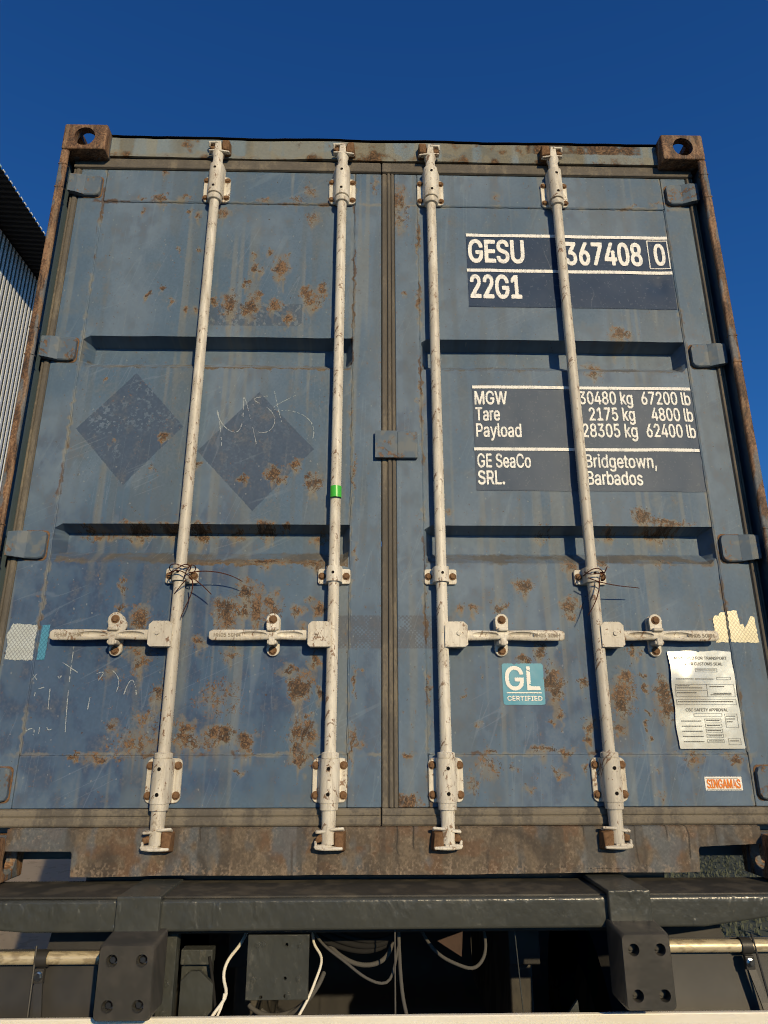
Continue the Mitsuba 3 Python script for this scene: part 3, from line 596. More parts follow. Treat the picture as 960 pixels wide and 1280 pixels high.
DOOR_L, DOOR_R = build_door(-1), build_door(1)
mid_plate = cat([hull([(x, y, z) for x in (-.040, .028) for y in (.046, .056) for z in (1.257, 1.353)]), hull([(x, y, z) for (x, ya) in ((.028, .046), (.034, .049)) for y in (ya, .058) for z in (1.257, 1.353)]), rbox(.034, .101, .049, FY, 1.257, 1.353, .003)])
add(DOOR_R, 'overlap_plate', mid_plate, 'hinge_paint', 30)

# --- frame of the door end
def casting(x0, x1, y0, y1, z0, z1):
    b = man(rbox(x0, x1, y0, y1, z0, z1, .006))
    t = .028; b = b - man(rbox(x0 + t, x1 - t, y0 + t, y1 - t, z0 + t, z1 - t, .006))
    xc, yc, zc = (x0 + x1) / 2, (y0 + y1) / 2, (z0 + z1) / 2
    front = Point(0, 0).buffer(.037, quad_segs=8).union(affinity.translate(Point(0, 0).buffer(.037, quad_segs=8), .0, .0)); o = affinity.scale(front, 1.04, 1.14)
    b = b - man(ext_y(affinity.translate(o, xc, zc), y0 - .05, y0 + .06))
    b = b - man(ext_x(affinity.translate(o, yc, zc), x0 - .05, x1 + .05))
    top = sbox(-.031, -.060, .031, .060).buffer(.001).intersection(Point(0, 0).buffer(.062)); b = b - man(ext_z(affinity.translate(top, xc, yc), z1 - .05 if z0 > 1 else z0 - .05, z1 + .05 if z0 > 1 else z0 + .05))
    return tm(b)
for s in (-1, 1):
    xa, xb = (1.057, 1.219) if s > 0 else (-1.219, -1.057)
    for (y0, y1) in ((0, .178), (L_BOX - .178, L_BOX)):
        for (z0, z1) in ((ZT - .118, ZT), (0, .118)): add(C, 'corner_casting', casting(xa, xb, y0, y1, z0, z1), 'post_rust', 30)
    f = (lambda m: m) if s > 0 else mirrored
    post = cat([rbox(1.189, 1.219, .0015, .018, .118, ZT - .118, .007)])
    add(C, 'door_jamb', f(cat([rbox(1.211, 1.2185, .017, .16, .118, ZT - .118, .003), rbox(1.06, 1.212, .125, .16, .118, ZT - .118, .004)])), 'container_body', 30)
    knuck = [rbox(1.1885, 1.2195, .0, .0195, zc + d - .0025, zc + d + .0025, .002) for zc in (2.352, 1.655, .955, .252) for d in (-.052, .052)]
    add(C, 'corner_post', f(cat([post] + knuck)), 'post_rust', 35)
    add(C, 'rear_post', f(rbox(1.09, 1.219, L_BOX - .12, L_BOX - .002, .118, ZT - .118, .006)), 'container_body', 30)

def wavy_bar(x0, x1, y0, y1, z0, zt, n=90, amp=.003, seed=1):
    """a rail whose upper edge is dented."""
    xs = np.linspace(x0, x1, n); w = amp * 2 * (meshkit.fbm(np.c_[xs * 9, 0 * xs, 0 * xs + seed], 3, seed) - .5); d = .008 * (meshkit.fbm(np.c_[xs * 4, 0 * xs, 0 * xs + 3.], 2, seed) - .5)
    sec = lambda i: [(xs[i], y0 + d[i], z0), (xs[i], y0 + d[i], zt + w[i] - .004), (xs[i], y0 + d[i] + .004, zt + w[i]), (xs[i], y1, zt + w[i]), (xs[i], y1, z0)]
    v = np.array([q for i in range(n) for q in sec(i)]); f = []
    for i in range(n - 1):
        for j in range(5):
            a, b = i * 5 + j, i * 5 + (j + 1) % 5; f += [(a, b + 5, b), (a, a + 5, b + 5)]
    return trimesh.Trimesh(v, f, process=False)
add(C, 'header', cat([wavy_bar(-1.058, 1.058, .050, .11, 2.490, 2.581), rbox(-1.06, 1.06, .11, .18, 2.40, 2.575, .004)]), 'header_paint', 30)
add(C, 'header_lip', wavy_bar(-1.058, 1.058, .043, .19, 2.5815, 2.588, amp=.004, seed=1), 'lip_black', 30, 'black lip along the top of the header')
sill_poly = Polygon([(-1.057, .137), (-1.057, .082), (-.876, .080), (-.872, .074), (-.870, .018), (.870, .020), (.874, .078), (.878, .085), (1.057, .092), (1.057, .137)])
sill = ext_y(sill_poly, .052, .064)
sill = trimesh.Trimesh(*trimesh.remesh.subdivide_to_size(sill.vertices, sill.faces, .03), process=False); v = sill.vertices.copy()
low = v[:, 2] < .03; v[low, 2] += .005 * (meshkit.fbm(np.c_[v[low, 0] * 5, v[low, 0] * 0, v[low, 0] * 0], 3, 4) - .5)
v[:, 1] += .006 * (meshkit.fbm(np.c_[v[:, 0] * 4, v[:, 2] * 6, 0 * v[:, 0]], 2, 9) - .5)
add(C, 'sill', cat([trimesh.Trimesh(v, sill.faces, process=False), rbox(-1.057, 1.057, .060, .075, .120, .139, .003), rbox(-.868, .868, .066, .16, .022, .12, .004), rbox(-1.057, -.880, .066, .16, .085, .12, .004), rbox(.884, 1.057, .066, .16, .095, .12, .004)]), 'sill_rust', 25)
for s in (-1, 1):
    f = (lambda m: m) if s > 0 else mirrored
    for x0 in (.167, .641):
        for z0, up in ((2.490, 1), (.140, -1)):
            z = lambda d: z0 + up * d
            b = lambda xa, xb, ya, yb, da, db, rr: rbox(x0 + xa, x0 + xb, ya, yb, min(z(da), z(db)), max(z(da), z(db)), rr)
            jit = lambda: random.uniform(-.003, .003)
            k1 = rounded_hull([(x0 + x + jit(), y, z(d) + jit()) for (x, y, d) in ((-.037, .026, .018), (-.020, .022, .016), (-.036, .024, .050), (-.021, .026, .052), (-.040, .050, .012), (-.016, .050, .012), (-.040, .050, .056), (-.016, .050, .056))], .006)
            k2 = rounded_hull([(x0 + x + jit(), y, z(d) + jit()) for (x, y, d) in ((.020, .030, .022), (.030, .028, .024), (.020, .030, .034), (.031, .032, .033), (.018, .052, .018), (.034, .052, .038))], .004)
            add(C, 'cam_keeper', f(k1), 'bolt_rust', 40); add(C, 'cam_keeper', f(k2), 'bolt_rust', 40)
# --- the rest of the box
def corrugated(y0, y1, z0, z1, x, d, pitch):
    ys, xs = [], []
    for k in range(int((y1 - y0) / pitch)):
        a = y0 + k * pitch; ys += [a, a + .3 * pitch, a + .5 * pitch, a + .8 * pitch]; xs += [x, x, x - d, x - d]
    p = np.r_[np.c_[xs, ys], np.c_[np.array(xs) - np.sign(d) * .004, ys][::-1]]
    return ext_z(Polygon(p).buffer(0), z0, z1)
for s in (-1, 1):
    add(C, 'side_wall', corrugated(.16, L_BOX - .12, .15, ZT - .06, s * 1.213, s * .036, .278), 'container_body', False)
    add(C, 'top_rail', rbox(*sorted((s * 1.155, s * 1.218)), .178, L_BOX - .178, ZT - .065, ZT - .008, .004), 'container_body', 30)
    add(C, 'bottom_rail', rbox(*sorted((s * 1.17, s * 1.217)), .178, L_BOX - .178, .018, .15, .004), 'container_body', 30)
add(C, 'roof', rbox(-1.156, 1.156, .18, L_BOX - .1, ZT - .012, ZT - .006, .001), 'container_body', 30)
add(C, 'front_wall', rbox(-1.09, 1.09, L_BOX - .05, L_BOX - .02, .15, ZT - .06, .003), 'container_body', 30)
add(C, 'floor', rbox(-1.17, 1.17, .165, L_BOX - .06, .125, .150, .002), 'container_body', 30)
for k in range(18): add(C, 'cross_member', rbox(-1.17, 1.17, .30 + k * .32, .345 + k * .32, .022, .124, .003), 'container_body', 30)

# --- numbers and prints on the right-hand door (films first, then the lettering 0.3 mm in front)
FO, LO = .0016, .0034
k = add(DOOR_R, 'number_film', cat([film(.297, 1.056, 1.851, 2.166, FO, .011)]), 'navy_film', True, 'navy film behind the container number')
k = add(DOOR_R, 'weight_film', cat([film(.295, 1.058, 1.150, 1.530, FO, .011)]), 'faded_film', True, 'faded grey film behind the weights')
def words(rows, off): return cat([on_panel(fit_text(s, x0, x1, z0, z1, f), off) for (s, x0, x1, z0, z1, f) in rows])
for w in ([('GESU', .302, .512, 2.040, 2.142, .0032), ('367408', .664, .953, 2.036, 2.138, .0032), ('0', .998, 1.040, 2.040, 2.136, .0028), ('22G1', .304, .492, 1.886, 1.988, .0032)]): add(DOOR_R, 'number_lettering', words([w], LO), 'white_print', False)
frame0 = sbox(.976, 2.024, 1.054, 2.150); frame0 = frame0.difference(frame0.buffer(-.0035))
lines = [sbox(.297, 2.155, 1.056, 2.168), sbox(.295, 2.000, 1.056, 2.013), sbox(.295, 1.523, 1.056, 1.534), sbox(.292, 1.292, 1.056, 1.303)]
def hline(b): return film(b.bounds[0], b.bounds[2], b.bounds[1], b.bounds[3], LO, .02)
for b in lines: add(DOOR_R, 'ruled_line', hline(b), 'white_print', False)
add(DOOR_R, 'check_digit_box', on_panel(frame0, LO), 'white_print', False)
for w in ([('MGW', .301, .414, 1.462, 1.513, .0012), ('Tare', .302, .386, 1.402, 1.452, .0012), ('Payload', .302, .456, 1.342, 1.392, .0010),
    ('30480 kg', .664, .849, 1.466, 1.516, .0010), ('67200 lb', .879, 1.051, 1.466, 1.516, .0010), ('2175 kg', .692, .850, 1.404, 1.454, .0010), ('4800 lb', .906, 1.052, 1.404, 1.454, .0010),
    ('28305 kg', .664, .852, 1.343, 1.393, .0010), ('62400 lb', .882, 1.053, 1.343, 1.393, .0010), ('GE SeaCo', .301, .481, 1.231, 1.281, .0010), ('SRL.', .301, .390, 1.171, 1.221, .0012),
    ('Bridgetown,', .664, .904, 1.233, 1.281, .0008), ('Barbados', .664, .851, 1.172, 1.221, .0010)]): add(DOOR_R, 'weight_lettering', words([w], LO), 'white_print', False)
# certificate sticker
gl = rrect(.347, .474, .470, .592, .008); bite = union_all([Point(.385, .594).buffer(.006), Point(.40, .5945).buffer(.005), Point(.474, .548).buffer(.003)])
add(DOOR_R, 'certificate_sticker', on_panel(gl.difference(bite), .0014), 'sticker_blue', False, 'blue certificate sticker with white letters')
gltr = union_all([fit_text('GL', .355, .462, .513, .583, .0018), sbox(.358, .504, .465, .507)]).difference(union_all([LineString([(.420, .574), (.437, .566)]).buffer(.0015), LineString([(.43, .529), (.455, .531)]).buffer(.0022)]))
for g in (gltr.intersection(sbox(0, .509, 1, 1)), gltr.intersection(sbox(0, 0, 1, .509)), fit_text('CERTIFIED', .359, .465, .482, .496, .0004)): add(DOOR_R, 'certificate_lettering', on_panel(g, .0030), 'sticker_white', False)
# maker's sticker
add(DOOR_R, 'maker_sticker', on_panel(rrect(.922, 1.031, .231, .268, .001), .0014, flat=FY), 'sticker_white', False, 'white sticker with orange lettering')
add(DOOR_R, 'maker_lettering', on_panel(fit_text('SINGAMAS', .927, 1.026, .2365, .2615, .0008).difference(union_all([LineString([(1.001, .232), (1.010, .262)]).buffer(.0012), LineString([(1.012, .258), (1.019, .247)]).buffer(.0012)])), .0028, flat=FY), 'sticker_orange', False)
for b in (sbox(.926, .2335, 1.027, .2345), sbox(.926, .2635, 1.020, .2645)): add(DOOR_R, 'maker_ruled_line', on_panel(b, .0028, flat=FY), 'grey_ink', False)
# approval plate
x0, x1, z0, z1 = .860, 1.057, .345, .629
edge = [(x, z1 + .0015 * math.sin(x * 70)) for x in np.linspace(x0, x1, 12)] + [(x1 - .001 + .0015 * math.sin(z * 60), z) for z in np.linspace(z1, z0, 14)] + [(x, z0) for x in np.linspace(x1, x0, 5)] + [(x0 + .002 * math.sin(z * 55 + 1), z) for z in np.linspace(z0, z1, 14)]
csc = Polygon(edge).buffer(-.004).buffer(.004).difference(Point((x0 + x1) / 2 - .005, z1 + .001).buffer(.005))
def bowed(m, d):
    v = np.array(m.vertices); u = (v[:, 0] - x0) / (x1 - x0); w = (v[:, 2] - z0) / (z1 - z0)
    v[:, 1] -= .011 * np.exp(-((v[:, 0] - .905) / .05) ** 2 - ((v[:, 2] - .545) / .055) ** 2)
    v[:, 1] -= .0030 * np.sin(np.pi * np.clip(u, 0, 1)) * (.5 + .5 * np.sin(6 * w + 1)) + d; return trimesh.Trimesh(v, m.faces, process=False)
sheet = ext_y(csc, 0, .001); sheet = trimesh.Trimesh(*trimesh.remesh.subdivide_to_size(sheet.vertices, sheet.faces, .012), process=False); sheet.apply_translation([0, PY - .0055, 0])
add(DOOR_R, 'approval_plate', bowed(sheet, 0), 'csc_metal', 30, 'shiny cream metal plate of small print')
ink = [fit_text('APPROVED FOR TRANSPORT', .875, 1.040, .603, .612), fit_text('UNDER CUSTOMS SEAL', .893, 1.024, .586, .595), fit_text('CSC SAFETY APPROVAL', .893, 1.020, .451, .460)]
fr = lambda a, b, c, d, w=.0008: sbox(a, b, c, d).difference(sbox(a + w, b + w, c - w, d - w))
ink += [fr(.935, .566, 1.005, .577), fr(1.0, .543, 1.044, .551), fr(.868, .493, 1.050, .530), sbox(.965, .493, .966, .530), sbox(.868, .511, .965, .512), fr(.868, .470, 1.050, .486), fr(.915, .436, 1.000, .445), fr(1.008, .404, 1.046, .444), fr(1.008, .356, 1.046, .374)]
ink += [fr(.945, .362 + i * .0145, .995, .372 + i * .0145) for i in range(5)]
for (a, b, z) in [(.872, .925, .544), (.93, .99, .544), (.872, .910, .524), (.872, .95, .518), (.872, .93, .504), (.975, 1.02, .522), (.985, 1.04, .502), (.975, 1.04, .498), (.872, 1.04, .478)] + [(.875, .935, .364 + i * .0145) for i in range(5)] + [(.95, .99, .366 + i * .0145) for i in range(5)] + [(1.012, 1.04, .436), (1.012, 1.038, .428), (1.012, 1.03, .42), (1.012, 1.04, .366), (.94, 1.0, .571)]:
    x = a
    while x < b:
        w = .002 + .004 * random.random(); ink.append(sbox(x, z, min(x + w, b), z + .0028)); x += w + .0016
inkm = ext_y(union_all(ink), 0, .0003); inkm = trimesh.Trimesh(*trimesh.remesh.subdivide_to_size(inkm.vertices, inkm.faces, .015), process=False); inkm.apply_translation([0, PY - .0055, 0])
k = add(DOOR_R, 'approval_print', bowed(inkm, .0016), 'grey_ink', False); labels[k] = {'kind': 'stuff'}
# what is left of the reflecting tape
def ragged(pts, seed, a=.003):
    r = random.Random(seed); p = np.array(pts + pts[:1], float); out = []
    for q, s in zip(p[:-1], p[1:]):
        n = max(1, int(np.linalg.norm(s - q) / .006))
        for i in range(n): out.append(tuple(q + (s - q) * i / n + np.array([r.uniform(-a, a), r.uniform(-a, a)])))
    return Polygon(out).buffer(0)
tr = ragged([(1.064, .657), (1.150, .655), (1.147, .735), (1.134, .736), (1.118, .705), (1.113, .700), (1.108, .715), (1.098, .712), (1.095, .755), (1.064, .752)], 3, .0018)
add(DOOR_R, 'reflective_tape', on_panel(tr, .0012, flat=FY), 'cream_tape', False, 'torn cream reflective tape on the door edge')
add(DOOR_R, 'reflective_tape', on_panel(ragged([(1.020, .657), (1.058, .657), (1.058, .750), (1.046, .752), (1.038, .738), (1.026, .742), (1.018, .73)], 4, .0018), .0012, flat=PY), 'cream_tape', False, 'torn cream reflective tape beside the handle end')
add(DOOR_L, 'reflective_tape', on_panel(ragged([(-1.150, .601), (-1.066, .600), (-1.066, .705), (-1.140, .708), (-1.154, .675), (-1.146, .64)], 5, .0018), .0012, flat=FY), 'silver_tape', False, 'silver reflective tape remnant')
add(DOOR_L, 'blue_tape', on_panel(ragged([(-1.056, .601), (-1.032, .601), (-1.030, .706), (-1.052, .706)], 6, .001), .0012, flat=PY), 'cyan_tape', False, 'bright blue tape remnant')
# green tape round the second rod
add(DOOR_L, 'green_tape', trimesh.creation.revolve(np.array([(.0174, 1.108), (.0184, 1.108), (.0184, 1.146), (.0174, 1.146)]), sections=24).apply_translation([-.166, .030, 0]), 'green_tape', 35, 'green tape round the rod')
# chalk strokes
def chalk(strokes, w, name, parent, flat=None):
    polys = []
    for s in strokes:
        p = np.array(s, float)
        if len(p) > 2: p = spline(p, 8 * len(p))
        for a, b in zip(p[:-1], p[1:]):
            n = max(1, int(np.linalg.norm(b - a) / .008))
            for i in range(n):
                if random.random() < .80:
                    q, r = a + (b - a) * i / n, a + (b - a) * (i + 1.1) / n; polys.append(LineString([q, r]).buffer(w * random.uniform(.35, 1.1), quad_segs=2, cap_style=2))
    k = add(parent, name, cat([on_panel(g, .0008, .0003, flat) for g in polys]), 'chalk', False); labels[k] = {'kind': 'stuff'}
chalk([[(-.551, 1.302), (-.573, 1.419), (-.54, 1.366), (-.507, 1.352), (-.488, 1.48), (-.46, 1.40), (-.437, 1.309)], [(-.406, 1.487), (-.452, 1.472), (-.39, 1.427), (-.387, 1.368), (-.434, 1.353)], [(-.385, 1.506), (-.372, 1.45), (-.356, 1.392)], [(-.303, 1.497), (-.377, 1.436), (-.309, 1.428), (-.253, 1.384), (-.249, 1.334)]], .0011, 'chalk_mark', DOOR_L)
chalk([[(-1.067, 0.530), (-1.048, 0.561)], [(-1.062, 0.561), (-1.046, 0.544)], [(-1.034, 0.563), (-1.016, 0.565)], [(-1.006, 0.547), (-1.001, 0.558)], [(-0.977, 0.594), (-0.931, 0.565)], [(-0.950, 0.641), (-0.951, 0.577), (-0.949, 0.496), (-0.942, 0.394)], [(-1.004, 0.517), (-1.001, 0.450)], [(-1.037, 0.517), (-1.023, 0.521)], [(-1.045, 0.507), (-1.046, 0.485)], [(-0.884, 0.501), (-0.886, 0.459)], [(-1.056, 0.397), (-1.034, 0.403), (-1.033, 0.386)], [(-1.018, 0.408), (-1.018, 0.390)], [(-0.997, 0.408), (-0.992, 0.401), (-0.983, 0.403)], [(-0.986, 0.554), (-0.980, 0.547), (-0.977, 0.558)], [(-0.873, 0.561), (-0.855, 0.565), (-0.866, 0.542)], [(-0.827, 0.570), (-0.807, 0.547), (-0.810, 0.505)], [(-0.785, 0.501), (-0.766, 0.542), (-0.748, 0.501)], [(-0.888, 0.211), (-0.877, 0.198), (-0.862, 0.223)], [(-0.883, 0.225), (-0.877, 0.198)]], .0012, 'chalk_mark', DOOR_L)

# --- twisted wire left on two of the brackets
def wire_set(x0, loops, ends, label):
    t = thing('seal_wire', label, 'wire', 'seal wires twisted round the rod brackets')
    a = np.linspace(0, 2 * np.pi, 22); lp = []
    for (dx, dz, rx, rz, tilt, ph) in loops:
        pts = np.c_[x0 + dx + rx * np.cos(a + ph), .020 - .030 * np.sin(a + ph) * np.sign(1) * .9 + .004 * np.cos(3 * a), .862 + dz + rz * np.cos(a + ph) * np.sin(tilt) + .006 * np.sin(2 * a)]
        pts[:, 1] = np.clip(pts[:, 1], -.006, .056); lp.append(tube(pts, .0016, 6))
    for l in lp: add(t, 'loop', l, 'wire_rust', 40)
    for e in ends: add(t, 'loose_end', tube(spline(e, 18), np.linspace(.0018, .0013, 18), 6), 'wire_rust', 40)
wire_set(-.638, [(0, .006, .030, .02, .5, 0), (.006, -.008, .033, .02, -.6, .6), (.030, .0, .016, .02, 1.1, .3), (-.004, .014, .028, .02, .2, 1.2)],
         [[(-0.6054, 0.0000, 0.8547), (-0.5589, -0.0040, 0.8590), (-0.5001, 0.0060, 0.8540), (-0.4453, 0.0200, 0.8323)], [(-0.5868, 0.0000, 0.8350), (-0.5627, 0.0060, 0.8166), (-0.5359, 0.0140, 0.7913)], [(-0.5941, 0.0000, 0.8350), (-0.5917, -0.0040, 0.7901), (-0.6078, 0.0060, 0.7531), (-0.6213, 0.0140, 0.7207)], [(-0.6104, -0.0020, 0.8345), (-0.6272, 0.0040, 0.8160), (-0.6487, 0.0200, 0.7945)]], 'rusty wire twisted round the outer left rod bracket')
wire_set(.638, [(.006, -.006, .031, .02, -.5, 0), (.0, .004, .030, .02, .3, .8), (.033, .004, .010, .012, 1.2, .3)],
         [[(0.6151, 0.0000, 0.8445), (0.6536, -0.0060, 0.8284), (0.7027, -0.0040, 0.8190), (0.7717, 0.0040, 0.8134)], [(0.6495, 0.0000, 0.8421), (0.6402, -0.0080, 0.7982), (0.6251, -0.0060, 0.7618), (0.6057, 0.0040, 0.7294)]], 'rusty wire twisted round the outer right rod bracket')

# ================================================================== the trailer the container stands on
T = thing('trailer', 'dark painted trailer chassis carrying the blue container, with a white rear panel', 'trailer')
r = .007
beam = rounded_hull([(x, y, z) for y in (-.100 + r, .115 - r) for (x, z) in ((-1.20 + r, -.010 - r), (1.20 - r, -.006 - r), (-1.20 + r, -.058 + r), (1.2 - r, -.030 + r), (-.905, -.0805 + r), (.80, -.0775 + r))], r)
add(T, 'bolster_beam', beam, 'chassis_paint', 30)
add(T, 'bolster_top', rbox(-1.17, 1.17, -.085, .11, -.0085, -.0035, .001), 'chassis_dusty', 30, 'dusty worn top of the rear beam')
for (xa, xb, zt) in ((-.682, -.572, .004), (.552, .660, .011)):
    sad = cat([rbox(xa, xb, -.119, -.101, -.086, zt, .004), rbox(xa, xb, -.119, .10, zt - .012, zt, .003)])
    add(T, 'saddle', sad, 'chassis_paint', 30)
for (xa, xb, za, zb, fill) in ((-.686, -.552, -.236, -.079, True), (.545, .667, -.226, -.064, False)):
    body = hull([(x, y, z) for (y, i, j) in ((-.101, .012, .008), (-.192, .001, .0)) for x in (xa + i, xb - i) for z in (za, zb - .010 + j)] )
    shape = rrect(xa, xb, za, zb, .012)
    a = np.asarray(shape.exterior.coords)[:-1]; sm = affinity.scale(shape, .93, .95); b = np.asarray(sm.exterior.coords)[:-1]
    top = np.array(a); back = np.c_[a[:, 0], np.full(len(a), -.102), np.minimum(a[:, 1], zb - .004) + np.where(a[:, 1] > (za + zb) / 2, .012, 0)]
    bm = man(hull(np.vstack([back, np.c_[a[:, 0], np.full(len(a), -.190), a[:, 1]], np.c_[b[:, 0], np.full(len(b), -.200), b[:, 1]]])))
    holes = [(xa + (xb - xa) * u, za + (zb - za) * w) for u in (.25, .77) for w in (.20, .78)]
    for (hx, hz) in holes: bm = bm - man(cyl((hx, -.22, hz), (hx, -.172, hz), .0135, 20))
    bk = add(T, 'buffer', tm(bm), 'buffer_rubber', 30, 'black rubber buffer with four bright bolts' if fill else 'black rubber buffer with four dark bolt holes')
    for (hx, hz) in holes: add(bk, 'bolt', hexbolt(hx, hz, -.1735, .0085, .018 if fill else .006), 'bright_bolt' if fill else 'chassis_dusty', 25)
# hanging plate with drilled holes and welded bolt heads
pl = man(rbox(-.361, -.205, -.050, -.040, -.243, -.100, .002)); hs = [(-.262, -.122), (-.263, -.196), (-.322, -.236), (-.262, -.234), (-.232, -.118), (-.306, -.121)]
for (hx, hz) in hs[:4]: pl = pl - man(cyl((hx, -.06, hz), (hx, -.03, hz), .0042, 12))
pk = add(T, 'mounting_plate', tm(pl), 'chassis_paint', 30)
for (hx, hz) in ((-.335, -.123), (-.320, -.120), (-.228, -.124), (-.342, -.198), (-.230, -.197), (-.254, -.234)): add(pk, 'bolt', hexbolt(hx, hz, -.0505, .0055, .004), 'chassis_paint', 30)
add(T, 'cross_member', rbox(-.95, .95, 1.60, 1.68, -1.05, -.02, .004), 'guard_plastic', 30)
add(T, 'cross_member', rbox(-.60, .60, -.035, .10, -.100, -.0815, .004), 'guard_plastic', 30)
add(T, 'cross_member', rbox(-.855, .800, .130, .42, -.075, .0195, .004), 'guard_plastic', 30)
for s in (-1, 1): add(T, 'frame_rail', rbox(*sorted((s * .40, s * .50)), .471, 7.5, -.32, -.008, .004), 'guard_plastic', 30)
add(T, 'rear_panel', rbox(-1.25, 1.25, -.100, -.086, -.52, -.2615, .003), 'panel_white', 30, 'white painted rear panel')
for s in (-1, 1): add(T, 'panel_bracket', rbox(*sorted((s * .98, s * 1.03)), -.085, .42, -.50, -.46, .003), 'guard_plastic', 30)
# brackets left of the plate
add(T, 'bracket', rbox(-.590, -.548, -.020, .02, -.40, -.1015, .002), 'chassis_paint', 30)
add(T, 'bracket', cat([rbox(-.545, -.462, .02, .06, -.185, -.150, .003), rbox(-.548, -.470, .05, .09, -.30, -.180, .003)]), 'chassis_paint', 30)
pent = Polygon([(-.535, -.34), (-.535, -.215), (-.512, -.193), (-.488, -.193), (-.452, -.222), (-.450, -.34)])
add(T, 'bracket', ext_y(pent, .000, .012), 'chassis_paint', 30)
add(T, 'bracket', ext_y(Polygon([(.435, -.33), (.435, -.285), (.470, -.245), (.476, -.33)]), -.06, -.05), 'chassis_paint', 30)
for (bx, bz) in ((-.565, -.215), (-.570, -.278), (-.470, -.290)): add(T, 'bolt', hexbolt(bx, bz, -.0205 if bx < -.5 else -.0005, .006, .005), 'chassis_paint', 30)
add(T, 'sunlit_patch', ext_y(Polygon([(.118, -.104), (.182, -.084), (.178, -.139)]), -.098, -.094), 'sunlit_patch_brown', False, 'added brown triangle standing for a sunlit patch under the beam')  # small brown plate added in place of a patch of sunlight
# mudguards on a plated tube, held by clamps and stays
for s in (-1, 1):
    zp = -.163 if s < 0 else -.147
    t = np.linspace(0, 1, 14); gy = .036 - .03 * t - .03 * t ** 2; gz = zp + .012 - .30 * t
    xa, xb = (-1.19, -.705) if s < 0 else (.680, 1.19); v = []
    sec = Polygon(np.r_[np.c_[gy, gz], np.c_[gy + .006, gz][::-1]])
    gm = ext_x(sec, xa, xb); up = ext_x(Polygon([(.036, zp + .0125), (.042, zp + .0125), (.075, -.082), (.069, -.082)]), *((-.900, -.70) if s < 0 else (.680, .905)))
    add(T, 'mudguard', cat([gm, up]), 'guard_plastic', 20)
    add(T, 'mudguard_tube', cyl((s * 1.25, .008, zp - .001 * s), (s * .60, .008, zp), .0148, 24), 'zinc', 35, 'round plated tube')
    cx = -.895 if s < 0 else .945
    band = cat([tm(man(cyl((cx - .014, .008, zp), (cx + .014, .008, zp), .0195, 24)) - man(cyl((cx - .02, .008, zp), (cx + .02, .008, zp), .0150, 24))), rbox(cx - .012, cx + .012, -.010, .004, zp - .052, zp - .019, .002)])
    ck = add(T, 'tube_clamp', band, 'guard_plastic', 30); add(ck, 'bolt', hexbolt(cx, zp - .034, -.0105, .0085, .010), 'bright_bolt', 25)
    st = [(cx, -.004, zp - .04), (cx + .016, -.022, zp - .12), (cx + .030, -.055, zp - .24)]
    stay = cat([hull([(p[0] + a, p[1] + b, p[2]) for p in (q0, q1) for a in (-.010, .010) for b in (-.003, .003)]) for q0, q1 in zip(st[:-1], st[1:])] + [cyl((cx + .018 * s, .0, zp + .03), (cx + .018 * s + .020, -.045, zp - .24), .003, 8)])
    add(T, 'stay', stay, 'guard_plastic', 30)
    for kx, ky in ((.98, .95),):
        w = tm(man(cyl((s * .74, ky, GROUND + .48), (s * 1.12, ky, GROUND + .48), .48, 40)) - man(cyl((s * .70, ky, GROUND + .48), (s * 1.16, ky, GROUND + .48), .285, 32)))
        wk = add(T, 'tyre', w, 'tyre_rubber', 30); add(wk, 'rim', cyl((s * .80, ky, GROUND + .48), (s * 1.08, ky, GROUND + .48), .284, 32), 'chassis_dusty', 30)
add(T, 'axle', cyl((-.8, .95, GROUND + .48), (.8, .95, GROUND + .48), .07, 16), 'chassis_dusty', 30)
for yy in (6.6,):
    for s in (-1, 1): add(T, 'landing_leg', cat([rbox(*sorted((s * .5, s * .62)), 5.4, 5.52, GROUND + .03, -.02, .005), rbox(*sorted((s * .44, s * .68)), 5.32, 5.60, GROUND, GROUND + .03, .003)]), 'chassis_paint', 30)
for s in (-1, 1):
    add(T, 'spring', rbox(*sorted((s * .41, s * .49)), .55, 1.45, GROUND + .55, -.325, .01), 'chassis_dusty', 30)
for yy in (.06, 5.95):
    for q in (-1, 1): add(T, 'twist_lock', rbox(q * 1.138 - .035, q * 1.138 + .035, yy - .045 if yy > 1 else .04, yy + .045 if yy > 1 else .10, -.0045, -.0005, .0005), 'chassis_paint', 30)
add(T, 'front_bolster', rbox(-1.2, 1.2, 5.85, 6.05, -.10, -.005, .005), 'chassis_paint', 30)

# cables in the gap under the beam
def cable(pts, r, mat, label, group=None, n=40, sides=8):
    t = thing('cable', label, 'cable', group); m = tube(spline(pts, n), r, sides); m = m if m.volume > 0 else trimesh.Trimesh(m.vertices, m.faces[:, ::-1], process=False); scene[t] = mikit.ply(m, mat, smooth=50)
cable([(-.372, .13, -.085), (-.385, .08, -.125), (-.400, .03, -.150), (-.420, .00, -.175), (-.424, -.01, -.205), (-.412, -.03, -.235), (-.432, -.05, -.265), (-.452, -.07, -.300), (-.46, -.07, -.36)], .0042, 'white_cable', 'white cable left of the drilled plate, tied near its bend')
cable([(-.416, -.034, -.232), (-.421, -.045, -.262), (-.440, -.066, -.300), (-.45, -.066, -.36)], .0032, 'white_cable', 'thin white cable end beside the left white cable')
cable([(-.215, .12, -.085), (-.205, .08, -.120), (-.195, .04, -.150), (-.178, .02, -.168), (-.186, -.01, -.205), (-.205, -.03, -.245), (-.235, -.055, -.290), (-.255, -.06, -.36)], .0036, 'white_cable', 'white cable passing down right of the drilled plate')
